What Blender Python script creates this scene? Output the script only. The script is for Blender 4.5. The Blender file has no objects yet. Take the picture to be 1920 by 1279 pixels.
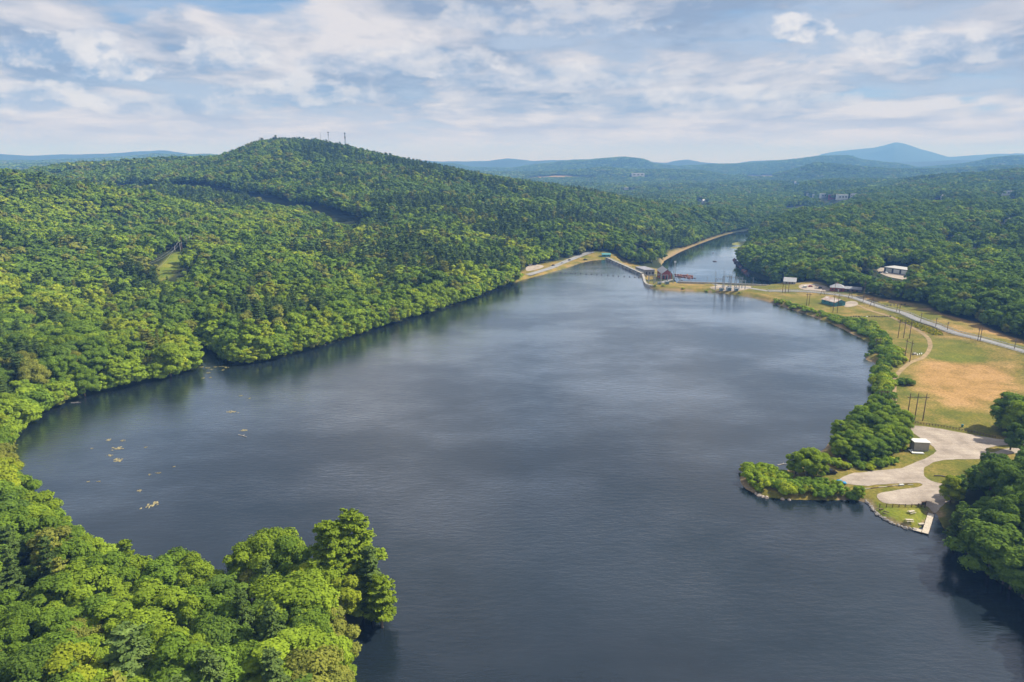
import bpy, bmesh, math, random
import numpy as np
from mathutils import Vector, Matrix, geometry as mgeo

R = math.radians
rnd = random.Random(7)
rng = np.random.default_rng(11)
S = bpy.context.scene
COL = S.collection

# ------------------------------------------------------------------ camera
CAM_H, PITCH, F, W2, H2 = 120.0, R(14.65), 1280.0, 960.0, 639.5
SP, CP = math.sin(PITCH), math.cos(PITCH)
cd = bpy.data.cameras.new('camera'); cam = bpy.data.objects.new('camera', cd); COL.objects.link(cam)
cd.sensor_width = 36.0; cd.lens = 24.0; cd.clip_start = 0.5; cd.clip_end = 80000
cam.location = (0, 0, CAM_H); cam.rotation_euler = (math.pi / 2 - PITCH, 0, 0)
S.camera = cam

def ray(px, py):
    u, v = (px - W2) / F, (py - H2) / F
    return u, CP - v * SP, -(SP + v * CP)
def P(px, py, z=0.0):                     # a place read off the photo -> world x, y at height z
    x, y, dz = ray(px, py); t = (z - CAM_H) / dz
    return x * t, y * t
def PD(px, py, D):                        # at horizontal distance D -> x, y, z
    x, y, dz = ray(px, py); t = D / math.hypot(x, y)
    return x * t, y * t, CAM_H + dz * t
def proj(p):
    x, y, z = p[0], p[1], p[2] - CAM_H
    d = y * CP - z * SP; v = -(y * SP + z * CP)
    return W2 + F * x / d, H2 + F * v / d, d

# ------------------------------------------------------------------ shorelines (water level 0, river 14 m lower)
LAKE_PX = [(985, 523), (1010, 517), (1060, 503), (1100, 490), (1141, 486), (1203, 514), (1211, 541), (1260, 545), (1330, 547), (1390, 553), (1440, 565),
           (1490, 582), (1535, 597), (1577, 615), (1597, 626), (1630, 642), (1645, 652), (1646, 662), (1621, 664), (1624, 676), (1644, 680), (1637, 690),
           (1637, 724), (1640, 742), (1620, 766), (1588, 792), (1556, 828), (1545, 845), (1500, 868), (1476, 884), (1450, 886), (1401, 880), (1388, 890),
           (1390, 912), (1424, 930), (1473, 936), (1550, 938), (1621, 936), (1645, 966), (1669, 980), (1698, 991), (1722, 995), (1746, 962), (1757, 962),
           (1766, 985), (1785, 1010), (1835, 1066), (1890, 1104), (1960, 1150), (2060, 1290), (2000, 1500), (1500, 1700), (900, 1700), (760, 1420), (645, 1300), (625, 1225),
           (680, 1168), (682, 1138), (640, 1105), (560, 1105), (480, 1125), (400, 1142), (300, 1140), (200, 1105), (110, 1040), (40, 965), (0, 905), (5, 860),
           (30, 815), (80, 771), (150, 745), (250, 722), (340, 702), (366, 692), (352, 664), (360, 642), (396, 642), (424, 682), (470, 682), (540, 668), (600, 650), (660, 632), (720, 612),
           (790, 590), (860, 570), (920, 546), (965, 530)]
LAKE = np.array([P(*p) for p in LAKE_PX])
RZ = -14.0
RIVER_PX = [(1264, 520), (1251, 509), (1238, 500), (1243, 490), (1260, 480), (1286, 467), (1330, 450), (1362, 439), (1395, 432), (1440, 427), (1475, 424), (1500, 414), (1532, 408), (1545, 403), (1562, 402), (1556, 409),
            (1520, 416), (1480, 428), (1440, 436), (1412, 443), (1404, 457), (1402, 480), (1384, 490), (1386, 500), (1400, 511), (1417, 519), (1450, 529)]
WALL = [P(px, py, 2.5) for px, py in ((1442, 536.5), (1400, 534.5), (1340, 532), (1300, 531), (1270, 530))]   # foot of the tailrace wall, behind the spit
RIVER = np.array([P(p[0], p[1], RZ) for p in RIVER_PX] + [(x * (1 + 5 / math.hypot(x, y)), y * (1 + 5 / math.hypot(x, y))) for x, y in WALL])

def smooth_poly(poly, it=2):
    p = np.array(poly, float)
    for _ in range(it):
        q = np.roll(p, -1, 0)
        a = .75 * p + .25 * q; b = .25 * p + .75 * q
        p = np.empty((len(a) * 2, 2)); p[0::2] = a; p[1::2] = b
    return p
LAKE_S = smooth_poly(LAKE, 1); RIVER_S = smooth_poly(RIVER, 1)

def inside(poly, x, y):
    x = np.asarray(x, float); y = np.asarray(y, float); c = np.zeros(x.shape, bool)
    n = len(poly)
    for i in range(n):
        x0, y0 = poly[i]; x1, y1 = poly[(i + 1) % n]
        if y0 == y1: continue
        m = ((y0 > y) != (y1 > y)) & (x < (x1 - x0) * (y - y0) / (y1 - y0) + x0)
        c ^= m
    return c
def dist_line(line, x, y, closed):
    d = np.full(np.shape(x), 1e12); n = len(line)
    for i in range(n if closed else n - 1):
        ax, ay = line[i]; bx, by = line[(i + 1) % n]
        ux, uy = bx - ax, by - ay; L = ux * ux + uy * uy + 1e-9
        t = np.clip(((x - ax) * ux + (y - ay) * uy) / L, 0, 1)
        d = np.minimum(d, (x - ax - t * ux) ** 2 + (y - ay - t * uy) ** 2)
    return np.sqrt(d)
def sdist(poly, x, y):                    # positive outside
    d = dist_line(poly, x, y, True)
    return np.where(inside(poly, x, y), -d, d)
def sstep(a, b, v):
    t = np.clip((v - a) / (b - a), 0, 1); return t * t * (3 - 2 * t)

# cheap fractal value noise for terrain detail and forest patches
_tab = rng.random((256, 256))
def vnoise(x, y):
    x = np.asarray(x, float); y = np.asarray(y, float)
    xi = np.floor(x).astype(int); yi = np.floor(y).astype(int)
    fx = x - xi; fy = y - yi; fx = fx * fx * (3 - 2 * fx); fy = fy * fy * (3 - 2 * fy)
    a = _tab[xi % 256, yi % 256]; b = _tab[(xi + 1) % 256, yi % 256]; c = _tab[xi % 256, (yi + 1) % 256]; d = _tab[(xi + 1) % 256, (yi + 1) % 256]
    return (a * (1 - fx) + b * fx) * (1 - fy) + (c * (1 - fx) + d * fx) * fy
def fbm(x, y, o=4):
    s, a, t = 0, .5, 0
    for k in range(o):
        s = s + a * vnoise(x * 2 ** k + 17.3 * k, y * 2 ** k + 9.1 * k); t += a; a *= .5
    return s / t

# ------------------------------------------------------------------ terrain control points
TH = 15.0
ctl = []
def canopy(px, py, D, th=TH):
    x, y, z = PD(px, py, D); ctl.append((x, y, z - th))
def ground_at(px, py, z):
    x, y = P(px, py, z); ctl.append((x, y, z))
def polar(px, D, z):
    x, y, _ = PD(px, 300, D); ctl.append((x, y, z))
# near left hill
for c in [(0, 720, 392), (0, 640, 470), (0, 560, 600), (0, 530, 655), (0, 400, 900), (0, 330, 1120), (0, 316, 1180),
          (100, 600, 540), (100, 540, 660), (100, 430, 900), (100, 336, 1180),
          (200, 640, 450), (200, 590, 540), (200, 550, 640), (200, 430, 950), (200, 351, 1150),
          (300, 640, 470), (300, 560, 575), (300, 420, 930), (300, 370, 1100), (383, 398, 1010),
          (400, 600, 480), (400, 540, 570), (400, 470, 740), (400, 420, 900), (395, 404, 985)]: canopy(*c)
for c in [(300, 520, 20), (318, 500, 24), (345, 477, 30), (283, 522, 19)]: ground_at(*c)
for c in [(-200, 400, 6), (-200, 700, 25), (-250, 1000, 75), (-250, 1250, 110), (0, 1500, 75), (100, 1500, 60), (200, 1450, 55), (0, 2200, 40), (-200, 2400, 60)]: polar(*c)
# main hill with its spur
for c in [(520, 560, 530), (520, 500, 640), (520, 430, 850), (520, 385, 1100), (520, 345, 1300), (520, 300, 1450), (520, 262, 1690), (520, 256, 1720),
          (290, 344, 1430), (370, 347, 1330), (450, 357, 1230), (600, 405, 980), (660, 425, 900),
          (430, 300, 1600), (430, 284, 1760), (480, 264, 1740), (400, 296, 1800), (330, 302, 1900), (250, 307, 2000), (150, 321, 2100),
          (370, 325, 1580), (300, 325, 1650),
          (600, 262, 1680), (600, 300, 1450), (600, 350, 1200), (640, 271, 1650), (700, 286, 1600), (700, 330, 1300), (700, 390, 1000), (700, 450, 790), (700, 530, 620),
          (800, 500, 640), (800, 440, 800), (800, 390, 1000), (800, 340, 1250), (800, 306, 1500),
          (900, 325, 1500), (900, 370, 1200), (900, 420, 920), (900, 480, 740), (1000, 340, 1500), (1000, 380, 1150), (1000, 420, 960), (1080, 351, 1500), (1080, 400, 1120),
          (1180, 371, 1500), (1180, 405, 1200), (1180, 440, 985), (1290, 387, 1550), (1250, 420, 1200), (1350, 400, 1600), (1400, 395, 1750), (1470, 393, 1750)]: canopy(*c)
for c in [(520, 1170, 44), (430, 1340, 58), (0, 1450, 42), (100, 1380, 42), (200, 1300, 40), (300, 1215, 40), (383, 1100, 40), (520, 2300, 90), (700, 2200, 60), (330, 2500, 60), (800, 2100, 40), (900, 2100, 25), (1000, 2100, 15), (1100, 2100, 0), (1200, 2100, -5), (1300, 2100, -8), (1400, 2200, -8)]: polar(*c)
# far valley floor
for D in (3000, 4500): 
    for px in range(-300, 2301, 200):
        if D > 4000 or px < 1500: polar(px, D, -6 if px > 800 else 15)
# left bank by the dam
for c in [(985, 505, 3), (1040, 495, 3), (1100, 478, 3), (1140, 476, 3), (1010, 490, 4), (1180, 480, -1), (1225, 480, -6), (1300, 459, -11), (1240, 505, -9), (1170, 490, -6), (1270, 470, -10)]: ground_at(*c)
# right of the river
for c in [(1430, 446, 1080, 17), (1450, 480, 900), (1450, 510, 780), (1550, 500, 740), (1550, 460, 900), (1550, 420, 1100), (1560, 400, 1230), (1620, 392, 1300), (1480, 425, 1120),
          (1640, 480, 840), (1640, 440, 1000), (1700, 440, 1000), (1700, 400, 1250), (1700, 362, 2000), (1700, 343, 2800), (1600, 367, 1900), (1800, 350, 2200), (1800, 332, 2900),
          (1800, 540, 640), (1800, 480, 840), (1800, 430, 1080), (1900, 540, 650), (1900, 480, 850), (1900, 420, 1150), (1900, 370, 1700), (1920, 324, 3000)]: canopy(*c)
for c in [(1525, 344, 2950), (1560, 342, 2950), (1600, 343, 2950), (1640, 345, 2950)]: canopy(*c)
for c in [(1560, 2600, -4), (1500, 2650, -6), (1450, 2950, -6), (1620, 2600, 2)]: polar(*c)
for c in [(2100, 700, 14), (2100, 1200, 30), (2200, 2500, 60)]: polar(*c)
for c in [(1680, 506, 11), (1740, 512, 11), (1640, 500, 11), (1600, 400 + 0, 30)]: ground_at(*c)
# field, road, launch
for c in [(1240, 537, 2.5), (1300, 538, 2.5), (1380, 540, 2.5), (1340, 533, 2.5), (1430, 536, 3), (1500, 560, 3), (1480, 533, 4.5), (1560, 540, 5), (1600, 545, 5.5), (1560, 575, 3), (1620, 595, 3), (1660, 580, 4),
          (1640, 562, 6), (1700, 585, 7), (1760, 603, 7.5), (1850, 631, 8), (1920, 653, 8), (1990, 676, 8), (1720, 575, 6.3), (1800, 603, 7), (1900, 635, 7),
          (1690, 610, 3.5), (1750, 625, 3.5), (1700, 660, 3), (1760, 680, 2.8), (1850, 690, 3.2), (1930, 720, 3.4), (1700, 740, 2.5), (1800, 740, 2.5), (1920, 780, 2.6),
          (1720, 800, 2.2), (1800, 825, 2.2), (1860, 822, 2.4), (1720, 845, 2), (1780, 860, 2), (1650, 893, 1.7), (1700, 930, 1.7), (1560, 895, 1.5), (1450, 905, 1.5), (1620, 840, 1.8),
          (1700, 965, 1.2), (1740, 940, 1.6), (1850, 940, 3), (1900, 960, 4), (1920, 880, 3), (2000, 800, 3.5), (2000, 950, 6), (2100, 1000, 8), (2200, 1150, 10), (1860, 845, 2.4)]: ground_at(*c)
# foreground left wood
for c in [(0, 1150, 7), (150, 1190, 5), (300, 1230, 5), (450, 1220, 3.5), (600, 1190, 3), (650, 1140, 2.5), (0, 1000, 4), (0, 1279, 13), (0, 1500, 20), (300, 1400, 8), (600, 1300, 3.5), (600, 1450, 5), (-200, 1100, 12), (-300, 900, 10), (-150, 850, 8)]: ground_at(*c)
ctl = np.array(ctl)
# drop near-duplicates
keep = []
for i, p in enumerate(ctl):
    if all(math.hypot(p[0] - ctl[j][0], p[1] - ctl[j][1]) > 6 for j in keep): keep.append(i)
ctl = ctl[keep]
cx, cy, cz = ctl.T
def kern(d2): return np.sqrt(d2 + 25.0 ** 2)
A = kern((cx[:, None] - cx) ** 2 + (cy[:, None] - cy) ** 2)
n = len(cx)
M = np.zeros((n + 1, n + 1)); M[:n, :n] = A - 0.6 * np.eye(n); M[:n, n] = 1; M[n, :n] = 1
wts = np.linalg.solve(M, np.append(cz, 0))
def rbf(x, y):
    out = np.full(x.shape, wts[n])
    for i in range(n): out += wts[i] * kern((x - cx[i]) ** 2 + (y - cy[i]) ** 2)
    return out

# ------------------------------------------------------------------ distant ranges: (distance, depth of the range, skyline read off the photo)
RANGES = [
    (13500, 1700, [(1380, 312), (1470, 306), (1527, 296), (1540, 289), (1590, 281), (1630, 277), (1655, 272), (1675, 266), (1695, 270), (1727, 281), (1777, 294), (1815, 292), (1860, 289), (1900, 288), (1960, 290), (2100, 297)]),
    (10000, 1200, [(-200, 292), (0, 289), (50, 292), (110, 290), (200, 288), (270, 284), (312, 283), (345, 287), (380, 293), (440, 297), (560, 300), (780, 300), (830, 303), (907, 302), (953, 297), (1000, 302), (1047, 300), (1113, 298), (1160, 300), (1215, 304), (1250, 305),
                   (1265, 301), (1290, 299), (1315, 304), (1345, 306), (1362, 309), (1405, 302), (1455, 300), (1490, 302), (1540, 306), (1640, 304), (1720, 303), (1800, 300), (1900, 300), (2100, 300)]),
    (6700, 700, [(-200, 300), (0, 304), (60, 304), (150, 301), (240, 296), (290, 291), (340, 293), (400, 292), (460, 300), (780, 309), (807, 309), (847, 308), (880, 316), (960, 318), (1020, 309), (1080, 303), (1140, 299), (1170, 297), (1205, 301), (1225, 309), (1270, 314), (1330, 311),
                 (1360, 310), (1400, 309), (1450, 305), (1500, 300), (1540, 295), (1590, 294), (1610, 301), (1650, 306), (1690, 310), (1720, 317), (1780, 313), (1815, 309), (1865, 299), (1902, 295), (1960, 296), (2100, 303)]),
    (4700, 420, [(-200, 312), (0, 312), (120, 309), (260, 306), (400, 309), (780, 322), (900, 325), (1000, 326), (1080, 322), (1130, 317), (1190, 322), (1250, 321), (1320, 324), (1370, 333), (1455, 330), (1510, 317), (1532, 308), (1560, 311), (1615, 316), (1665, 320), (1765, 321), (1850, 316), (1960, 313), (2100, 313)]),
]
def az_px(x, y):                          # pixel column of a direction on the horizon line
    return W2 + F * (x / np.maximum(y, 1e-3)) * (CP + (H2 - 300) / F * SP)
def ranges_z(x, y):
    D = np.hypot(x, y); px = az_px(x, y); out = np.full(x.shape, -100.0)
    for Dk, wk, prof in RANGES:
        xs = np.array([p[0] for p in prof], float); ys = np.array([p[1] for p in prof], float)
        yy = np.interp(px, xs, ys)
        yy = yy + (fbm(px / 23.0 + Dk, np.full_like(px, 3.3), 3) - .5) * 2.2
        v = (yy - H2) / F; u = (px - W2) / F
        hz = CAM_H - Dk * (SP + v * CP) / np.hypot(u, CP - v * SP)
        t = np.clip(np.abs(D - Dk - (fbm(x / 900., y / 900., 3) - .5) * wk * .8) / (wk * 2), 0, 1)
        bump = (1 - t * t) ** 2
        hz = -4 + (hz + 4) * bump
        hz = hz - np.where(bump > 0, (1 - bump) * 0.35 * np.maximum(hz + 4, 0) * fbm(x / 420. + 5, y / 420., 4), 0)
        out = np.maximum(out, np.where(bump > 0, hz, -100))
    return out

# ------------------------------------------------------------------ the ground sheet: a polar grid that grows coarser with distance
azs = np.concatenate([np.linspace(-64, -46, 30, endpoint=False), np.linspace(-46, 46, 640), np.linspace(46, 64, 31)[1:]]) * math.pi / 180
rs = [55.0]
while rs[-1] < 1500: rs.append(rs[-1] * 1.0062)
while rs[-1] < 4500: rs.append(rs[-1] * 1.0085)
while rs[-1] < 16800: rs.append(rs[-1] * 1.010)
rs = np.array(rs)
AZ, RR = np.meshgrid(azs, rs)
GX, GY = RR * np.sin(AZ), RR * np.cos(AZ)
def height(x, y):
    D = np.hypot(x, y)
    z = rbf(x, y)
    z = np.where(D > 3300, z + (-4 - z) * sstep(3300, 4500, D), z)
    z = np.maximum(z, -12)
    z = z + (fbm(x / 110., y / 110., 4) - .5) * 2.0 * sstep(10, 45, z) * 10
    z = z + np.maximum(fbm(x / 330. + 7, y / 330., 3) - .5, -.02) * 75 * sstep(1700, 2400, D) * sstep(6500, 5000, D)
    z = np.maximum(z, np.where(D > 3700, ranges_z(x, y), -100))
    sl = sdist(LAKE_S, x, y); sr = np.where((D < 2600) & (D > 600), 0, 1e6)
    m = sr == 0
    sr = sr.astype(float); sr[m] = sdist(RIVER_S, x[m], y[m])
    bank = .45
    zl = np.where(sl > 0, np.minimum(z, .12 + sl * bank), np.maximum(sl * .35, -4))
    z = np.where(sl > 0, np.where(z < .12 + sl * .02, np.where((sr < 60) & (sl > 4), z, np.maximum(z, .12 + np.minimum(sl, 8) * .08)), zl), zl)
    zr = np.where(sr > 0, np.minimum(z, RZ + .15 + sr * np.where(sl < 120, 4.0, .55)), np.maximum(RZ + sr * .3, RZ - 3))
    return np.where(sr < 60, np.where((sr > 0) | (sl > 0), np.where(sl > 0, zr, z), z), z), sl, sr
GZ, GSL, GSR = height(GX, GY)
lr = np.log(rs)
def ground(x, y):
    x = np.asarray(x, float); y = np.asarray(y, float)
    D = np.hypot(x, y); a = np.arctan2(x, y)
    i = np.clip(np.searchsorted(azs, a) - 1, 0, len(azs) - 2); j = np.clip(np.searchsorted(rs, D) - 1, 0, len(rs) - 2)
    s = np.clip((a - azs[i]) / (azs[i + 1] - azs[i]), 0, 1); t = np.clip((D - rs[j]) / (rs[j + 1] - rs[j]), 0, 1)
    return (GZ[j, i] * (1 - s) + GZ[j, i + 1] * s) * (1 - t) + (GZ[j + 1, i] * (1 - s) + GZ[j + 1, i + 1] * s) * t
def g1(x, y): return float(ground(np.array([x]), np.array([y]))[0])
def PG(px, py, first=False):              # where the view through a pixel meets the ground sheet
    x, y, dz = ray(px, py)
    t = np.exp(np.linspace(math.log(60), math.log(9000), 3000)); h = math.hypot(x, y)
    t = t / h
    zz = CAM_H + dz * t; gz = np.maximum(ground(x * t, y * t), RZ)
    k = np.argmax(zz < gz)
    if not (zz < gz).any(): k = len(t) - 1
    a, b = t[max(k - 1, 0)], t[k]
    for _ in range(20):
        m = (a + b) / 2
        if CAM_H + dz * m < max(g1(x * m, y * m), RZ): b = m
        else: a = m
    return x * b, y * b, g1(x * b, y * b)
def PG2(px, py): return PG(px, py)[:2]
# ------------------------------------------------------------------ materials
def mat(name):
    m = bpy.data.materials.new(name); m.use_nodes = True
    nt = m.node_tree; b = nt.nodes['Principled BSDF']; return m, nt, b
def N(nt, t, **k):
    n = nt.nodes.new(t)
    for a, v in k.items():
        if a in n.inputs.keys() if hasattr(n.inputs, 'keys') else False: n.inputs[a].default_value = v
        else: setattr(n, a, v)
    return n
def noise(nt, vec, scale, detail=4, rough=.55):
    n = nt.nodes.new('ShaderNodeTexNoise'); n.inputs['Scale'].default_value = scale; n.inputs['Detail'].default_value = detail; n.inputs['Roughness'].default_value = rough
    if vec is not None: nt.links.new(vec, n.inputs['Vector'])
    return n.outputs['Fac']
def ramp(nt, fac, stops):
    n = nt.nodes.new('ShaderNodeValToRGB'); e = n.color_ramp.elements
    while len(e) < len(stops): e.new(.5)
    for i, (p, c) in enumerate(stops): e[i].position = p; e[i].color = (*c, 1)
    nt.links.new(fac, n.inputs['Fac']); return n.outputs['Color']
def mix(nt, fac, a, b, mode='MIX'):
    n = nt.nodes.new('ShaderNodeMix'); n.data_type = 'RGBA'; n.blend_type = mode
    for s, v in (('Factor', fac),): 
        if isinstance(v, (int, float)): n.inputs[0].default_value = v
        else: nt.links.new(v, n.inputs[0])
    for i, v in ((6, a), (7, b)):
        if isinstance(v, tuple): n.inputs[i].default_value = (*v, 1)
        else: nt.links.new(v, n.inputs[i])
    return n.outputs[2]
def mth(nt, op, a, b=None, c=None, clamp=False):
    n = nt.nodes.new('ShaderNodeMath'); n.operation = op; n.use_clamp = clamp
    for i, v in enumerate((a, b, c)):
        if v is None: continue
        if isinstance(v, (int, float)): n.inputs[i].default_value = v
        else: nt.links.new(v, n.inputs[i])
    return n.outputs[0]
def pos(nt): return nt.nodes.new('ShaderNodeNewGeometry').outputs['Position']
def objc(nt): return nt.nodes.new('ShaderNodeTexCoord').outputs['Object']
def paint(name, col, var=.25, scale=2.0, rough=.7, metal=0, spec=.3, col2=None):
    m, nt, b = mat(name)
    f = noise(nt, objc(nt), scale, 5)
    c2 = col2 or tuple(v * (1 - var) for v in col); c1 = tuple(min(1, v * (1 + var * .5)) for v in col)
    nt.links.new(ramp(nt, f, [(.3, c2), (.7, c1)]), b.inputs['Base Color'])
    b.inputs['Roughness'].default_value = rough; b.inputs['Metallic'].default_value = metal; b.inputs['Specular IOR Level'].default_value = spec
    return m
MT = {}
# ground
m, nt, b = mat('ground'); MT['ground'] = m
p = pos(nt)
at = nt.nodes.new('ShaderNodeAttribute'); at.attribute_name = 'zone'
sep = nt.nodes.new('ShaderNodeSeparateColor'); nt.links.new(at.outputs['Color'], sep.inputs[0])
nb, nm, ns = noise(nt, p, .012, 5, .6), noise(nt, p, .07, 6, .65), noise(nt, p, .9, 4, .7)
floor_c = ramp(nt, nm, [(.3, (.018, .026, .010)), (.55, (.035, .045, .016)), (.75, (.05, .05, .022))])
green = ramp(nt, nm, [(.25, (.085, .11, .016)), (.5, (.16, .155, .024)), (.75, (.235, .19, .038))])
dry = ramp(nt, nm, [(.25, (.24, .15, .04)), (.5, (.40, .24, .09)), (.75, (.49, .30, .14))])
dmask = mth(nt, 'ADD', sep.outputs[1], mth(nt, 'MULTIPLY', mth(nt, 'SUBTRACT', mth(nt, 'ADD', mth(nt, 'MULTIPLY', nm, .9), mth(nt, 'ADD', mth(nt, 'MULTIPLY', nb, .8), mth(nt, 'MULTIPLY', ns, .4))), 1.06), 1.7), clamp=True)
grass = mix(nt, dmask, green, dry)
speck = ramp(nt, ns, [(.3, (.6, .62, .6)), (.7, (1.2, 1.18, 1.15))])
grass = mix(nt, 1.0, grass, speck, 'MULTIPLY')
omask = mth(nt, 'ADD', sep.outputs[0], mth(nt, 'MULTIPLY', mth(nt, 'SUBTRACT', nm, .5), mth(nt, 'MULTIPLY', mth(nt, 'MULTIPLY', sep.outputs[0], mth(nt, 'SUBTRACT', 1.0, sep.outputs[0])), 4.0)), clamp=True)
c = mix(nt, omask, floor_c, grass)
lush = ramp(nt, nm, [(.28, (.085, .14, .016)), (.5, (.17, .21, .022)), (.7, (.27, .25, .04))])
c = mix(nt, mth(nt, 'SUBTRACT', 1.0, at.outputs['Alpha'], clamp=True), c, mix(nt, 1.0, lush, speck, 'MULTIPLY'))
earth = ramp(nt, ns, [(.3, (.20, .13, .075)), (.7, (.36, .26, .17))])
c = mix(nt, sep.outputs[2], c, earth)
nt.links.new(c, b.inputs['Base Color']); b.inputs['Roughness'].default_value = .95; b.inputs['Specular IOR Level'].default_value = .1
# far range: one canopy-coloured ground with clumps of tone; lumps come from a bump
bp = nt.nodes.new('ShaderNodeBump'); bp.inputs['Strength'].default_value = .6; bp.inputs['Distance'].default_value = .25; nt.links.new(ns, bp.inputs['Height']); nt.links.new(bp.outputs[0], b.inputs['Normal'])
# forested far hills
# water
def water(name, deep, rough, bumpk):
    m, nt, b = mat(name); p = pos(nt)
    mp = nt.nodes.new('ShaderNodeMapping'); nt.links.new(p, mp.inputs['Vector']); mp.inputs['Scale'].default_value = (.6, 1.9, 1); mp.inputs['Rotation'].default_value = (0, 0, R(-7))
    w1 = noise(nt, mp.outputs[0], .34, 3, .62); w2 = noise(nt, mp.outputs[0], 1.1, 3, .6)
    wm = nt.nodes.new('ShaderNodeMapping'); nt.links.new(p, wm.inputs['Vector']); wm.inputs['Scale'].default_value = (.8, 1.25, 1); wind = noise(nt, wm.outputs[0], .0065, 6, .62)
    k = ramp(nt, wind, [(.36, (.35, .35, .35)), (.62, (1, 1, 1))])
    h = mth(nt, 'MULTIPLY', mth(nt, 'ADD', w1, mth(nt, 'MULTIPLY', w2, .35)), k)
    bp = nt.nodes.new('ShaderNodeBump'); bp.inputs['Strength'].default_value = bumpk; bp.inputs['Distance'].default_value = .55
    nt.links.new(h, bp.inputs['Height']); nt.links.new(bp.outputs[0], b.inputs['Normal'])
    o = [n for n in nt.nodes if n.type == 'OUTPUT_MATERIAL'][0]; nt.nodes.remove(b)
    df = nt.nodes.new('ShaderNodeBsdfDiffuse'); df.inputs['Color'].default_value = (*deep, 1)
    gl = nt.nodes.new('ShaderNodeBsdfGlossy'); gl.inputs['Roughness'].default_value = rough; gl.inputs['Color'].default_value = (.95, .98, 1, 1); nt.links.new(bp.outputs[0], gl.inputs['Normal'])
    rr = nt.nodes.new('ShaderNodeMapRange'); nt.links.new(wind, rr.inputs[0]); rr.inputs[1].default_value = .36; rr.inputs[2].default_value = .64; rr.inputs[3].default_value = rough * .55; rr.inputs[4].default_value = rough * 1.35; nt.links.new(rr.outputs[0], gl.inputs['Roughness'])
    fr = nt.nodes.new('ShaderNodeFresnel'); fr.inputs['IOR'].default_value = 1.333
    bf = nt.nodes.new('ShaderNodeBump'); bf.inputs['Strength'].default_value = rough; bf.inputs['Distance'].default_value = 2.4; nt.links.new(h, bf.inputs['Height']); nt.links.new(bf.outputs[0], fr.inputs['Normal'])
    wk = nt.nodes.new('ShaderNodeMapRange'); wk.interpolation_type = 'SMOOTHSTEP'; nt.links.new(wind, wk.inputs[0]); wk.inputs[1].default_value = .40; wk.inputs[2].default_value = .62; wk.inputs[3].default_value = 1.6; wk.inputs[4].default_value = 2.9
    ms = nt.nodes.new('ShaderNodeMixShader'); nt.links.new(mth(nt, 'MULTIPLY_ADD', fr.outputs[0], wk.outputs[0], .0, clamp=True), ms.inputs[0]); nt.links.new(df.outputs[0], ms.inputs[1]); nt.links.new(gl.outputs[0], ms.inputs[2]); nt.links.new(ms.outputs[0], o.inputs['Surface'])
    return m
MT['lake'] = water('lake_water', (.013, .020, .027), .13, .32)
MT['river'] = water('river_water', (.012, .02, .03), .10, .08)
# foliage: tint per tree, tone per leaf cluster
def leafmat(name, src, kind, pine=False):
    m = bpy.data.materials.new(name); m.use_nodes = True; nt = m.node_tree; nt.nodes.clear()
    o = nt.nodes.new('ShaderNodeOutputMaterial')
    if kind == 'OBJ': tint = nt.nodes.new('ShaderNodeObjectInfo').outputs['Color']
    else:
        a = nt.nodes.new('ShaderNodeAttribute'); a.attribute_type = 'INSTANCER'; a.attribute_name = 'tint'; tint = a.outputs['Color']
    t = nt.nodes.new('ShaderNodeAttribute'); t.attribute_name = 'tone'
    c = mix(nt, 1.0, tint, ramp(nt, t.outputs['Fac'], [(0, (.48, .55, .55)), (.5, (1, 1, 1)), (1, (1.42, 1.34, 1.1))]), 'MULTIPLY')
    d = nt.nodes.new('ShaderNodeBsdfDiffuse'); nt.links.new(c, d.inputs['Color'])
    tr = nt.nodes.new('ShaderNodeBsdfTranslucent'); nt.links.new(mix(nt, 1.0, c, (1.15, 1.25, .55), 'MULTIPLY'), tr.inputs['Color'])
    ms = nt.nodes.new('ShaderNodeMixShader'); ms.inputs[0].default_value = .12 if pine else .22
    nt.links.new(d.outputs[0], ms.inputs[1]); nt.links.new(tr.outputs[0], ms.inputs[2]); nt.links.new(ms.outputs[0], o.inputs['Surface'])
    return m
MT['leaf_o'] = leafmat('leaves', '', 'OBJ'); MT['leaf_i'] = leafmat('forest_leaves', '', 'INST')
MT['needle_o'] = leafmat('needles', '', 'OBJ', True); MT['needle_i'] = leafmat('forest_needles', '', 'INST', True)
MT['bark'] = paint('bark', (.13, .10, .075), .5, 3, .95)
m, nt, b = mat('gravel'); MT['gravel'] = m; p = pos(nt)
mp = nt.nodes.new('ShaderNodeMapping'); nt.links.new(p, mp.inputs['Vector']); mp.inputs['Scale'].default_value = (.05, .5, 1); mp.inputs['Rotation'].default_value = (0, 0, R(20))
c = ramp(nt, noise(nt, p, .11, 6, .65), [(.3, (.25, .205, .165)), (.5, (.37, .31, .255)), (.68, (.46, .39, .32))])
c = mix(nt, 1.0, c, ramp(nt, noise(nt, mp.outputs[0], 1.0, 4, .6), [(.36, (.9, .9, .89)), (.58, (1.04, 1.04, 1.04))]), 'MULTIPLY')
c = mix(nt, 1.0, c, ramp(nt, noise(nt, p, 1.6, 4, .7), [(.3, (.85, .85, .85)), (.7, (1.12, 1.12, 1.12))]), 'MULTIPLY')
nt.links.new(c, b.inputs['Base Color']); b.inputs['Roughness'].default_value = .95; b.inputs['Specular IOR Level'].default_value = .1
MT['concrete'] = paint('concrete', (.38, .355, .315), .35, .3, .85)
MT['asphalt'] = paint('asphalt', (.27, .265, .265), .25, .15, .9)
m, nt, b = mat('turf'); MT['turf'] = m; nt.links.new(ramp(nt, noise(nt, pos(nt), .08, 5), [(.3, (.10, .14, .02)), (.7, (.24, .22, .05))]), b.inputs['Base Color']); b.inputs['Roughness'].default_value = .95
MT['dirt'] = paint('dirt', (.33, .235, .12), .35, .25, .95)

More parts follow.
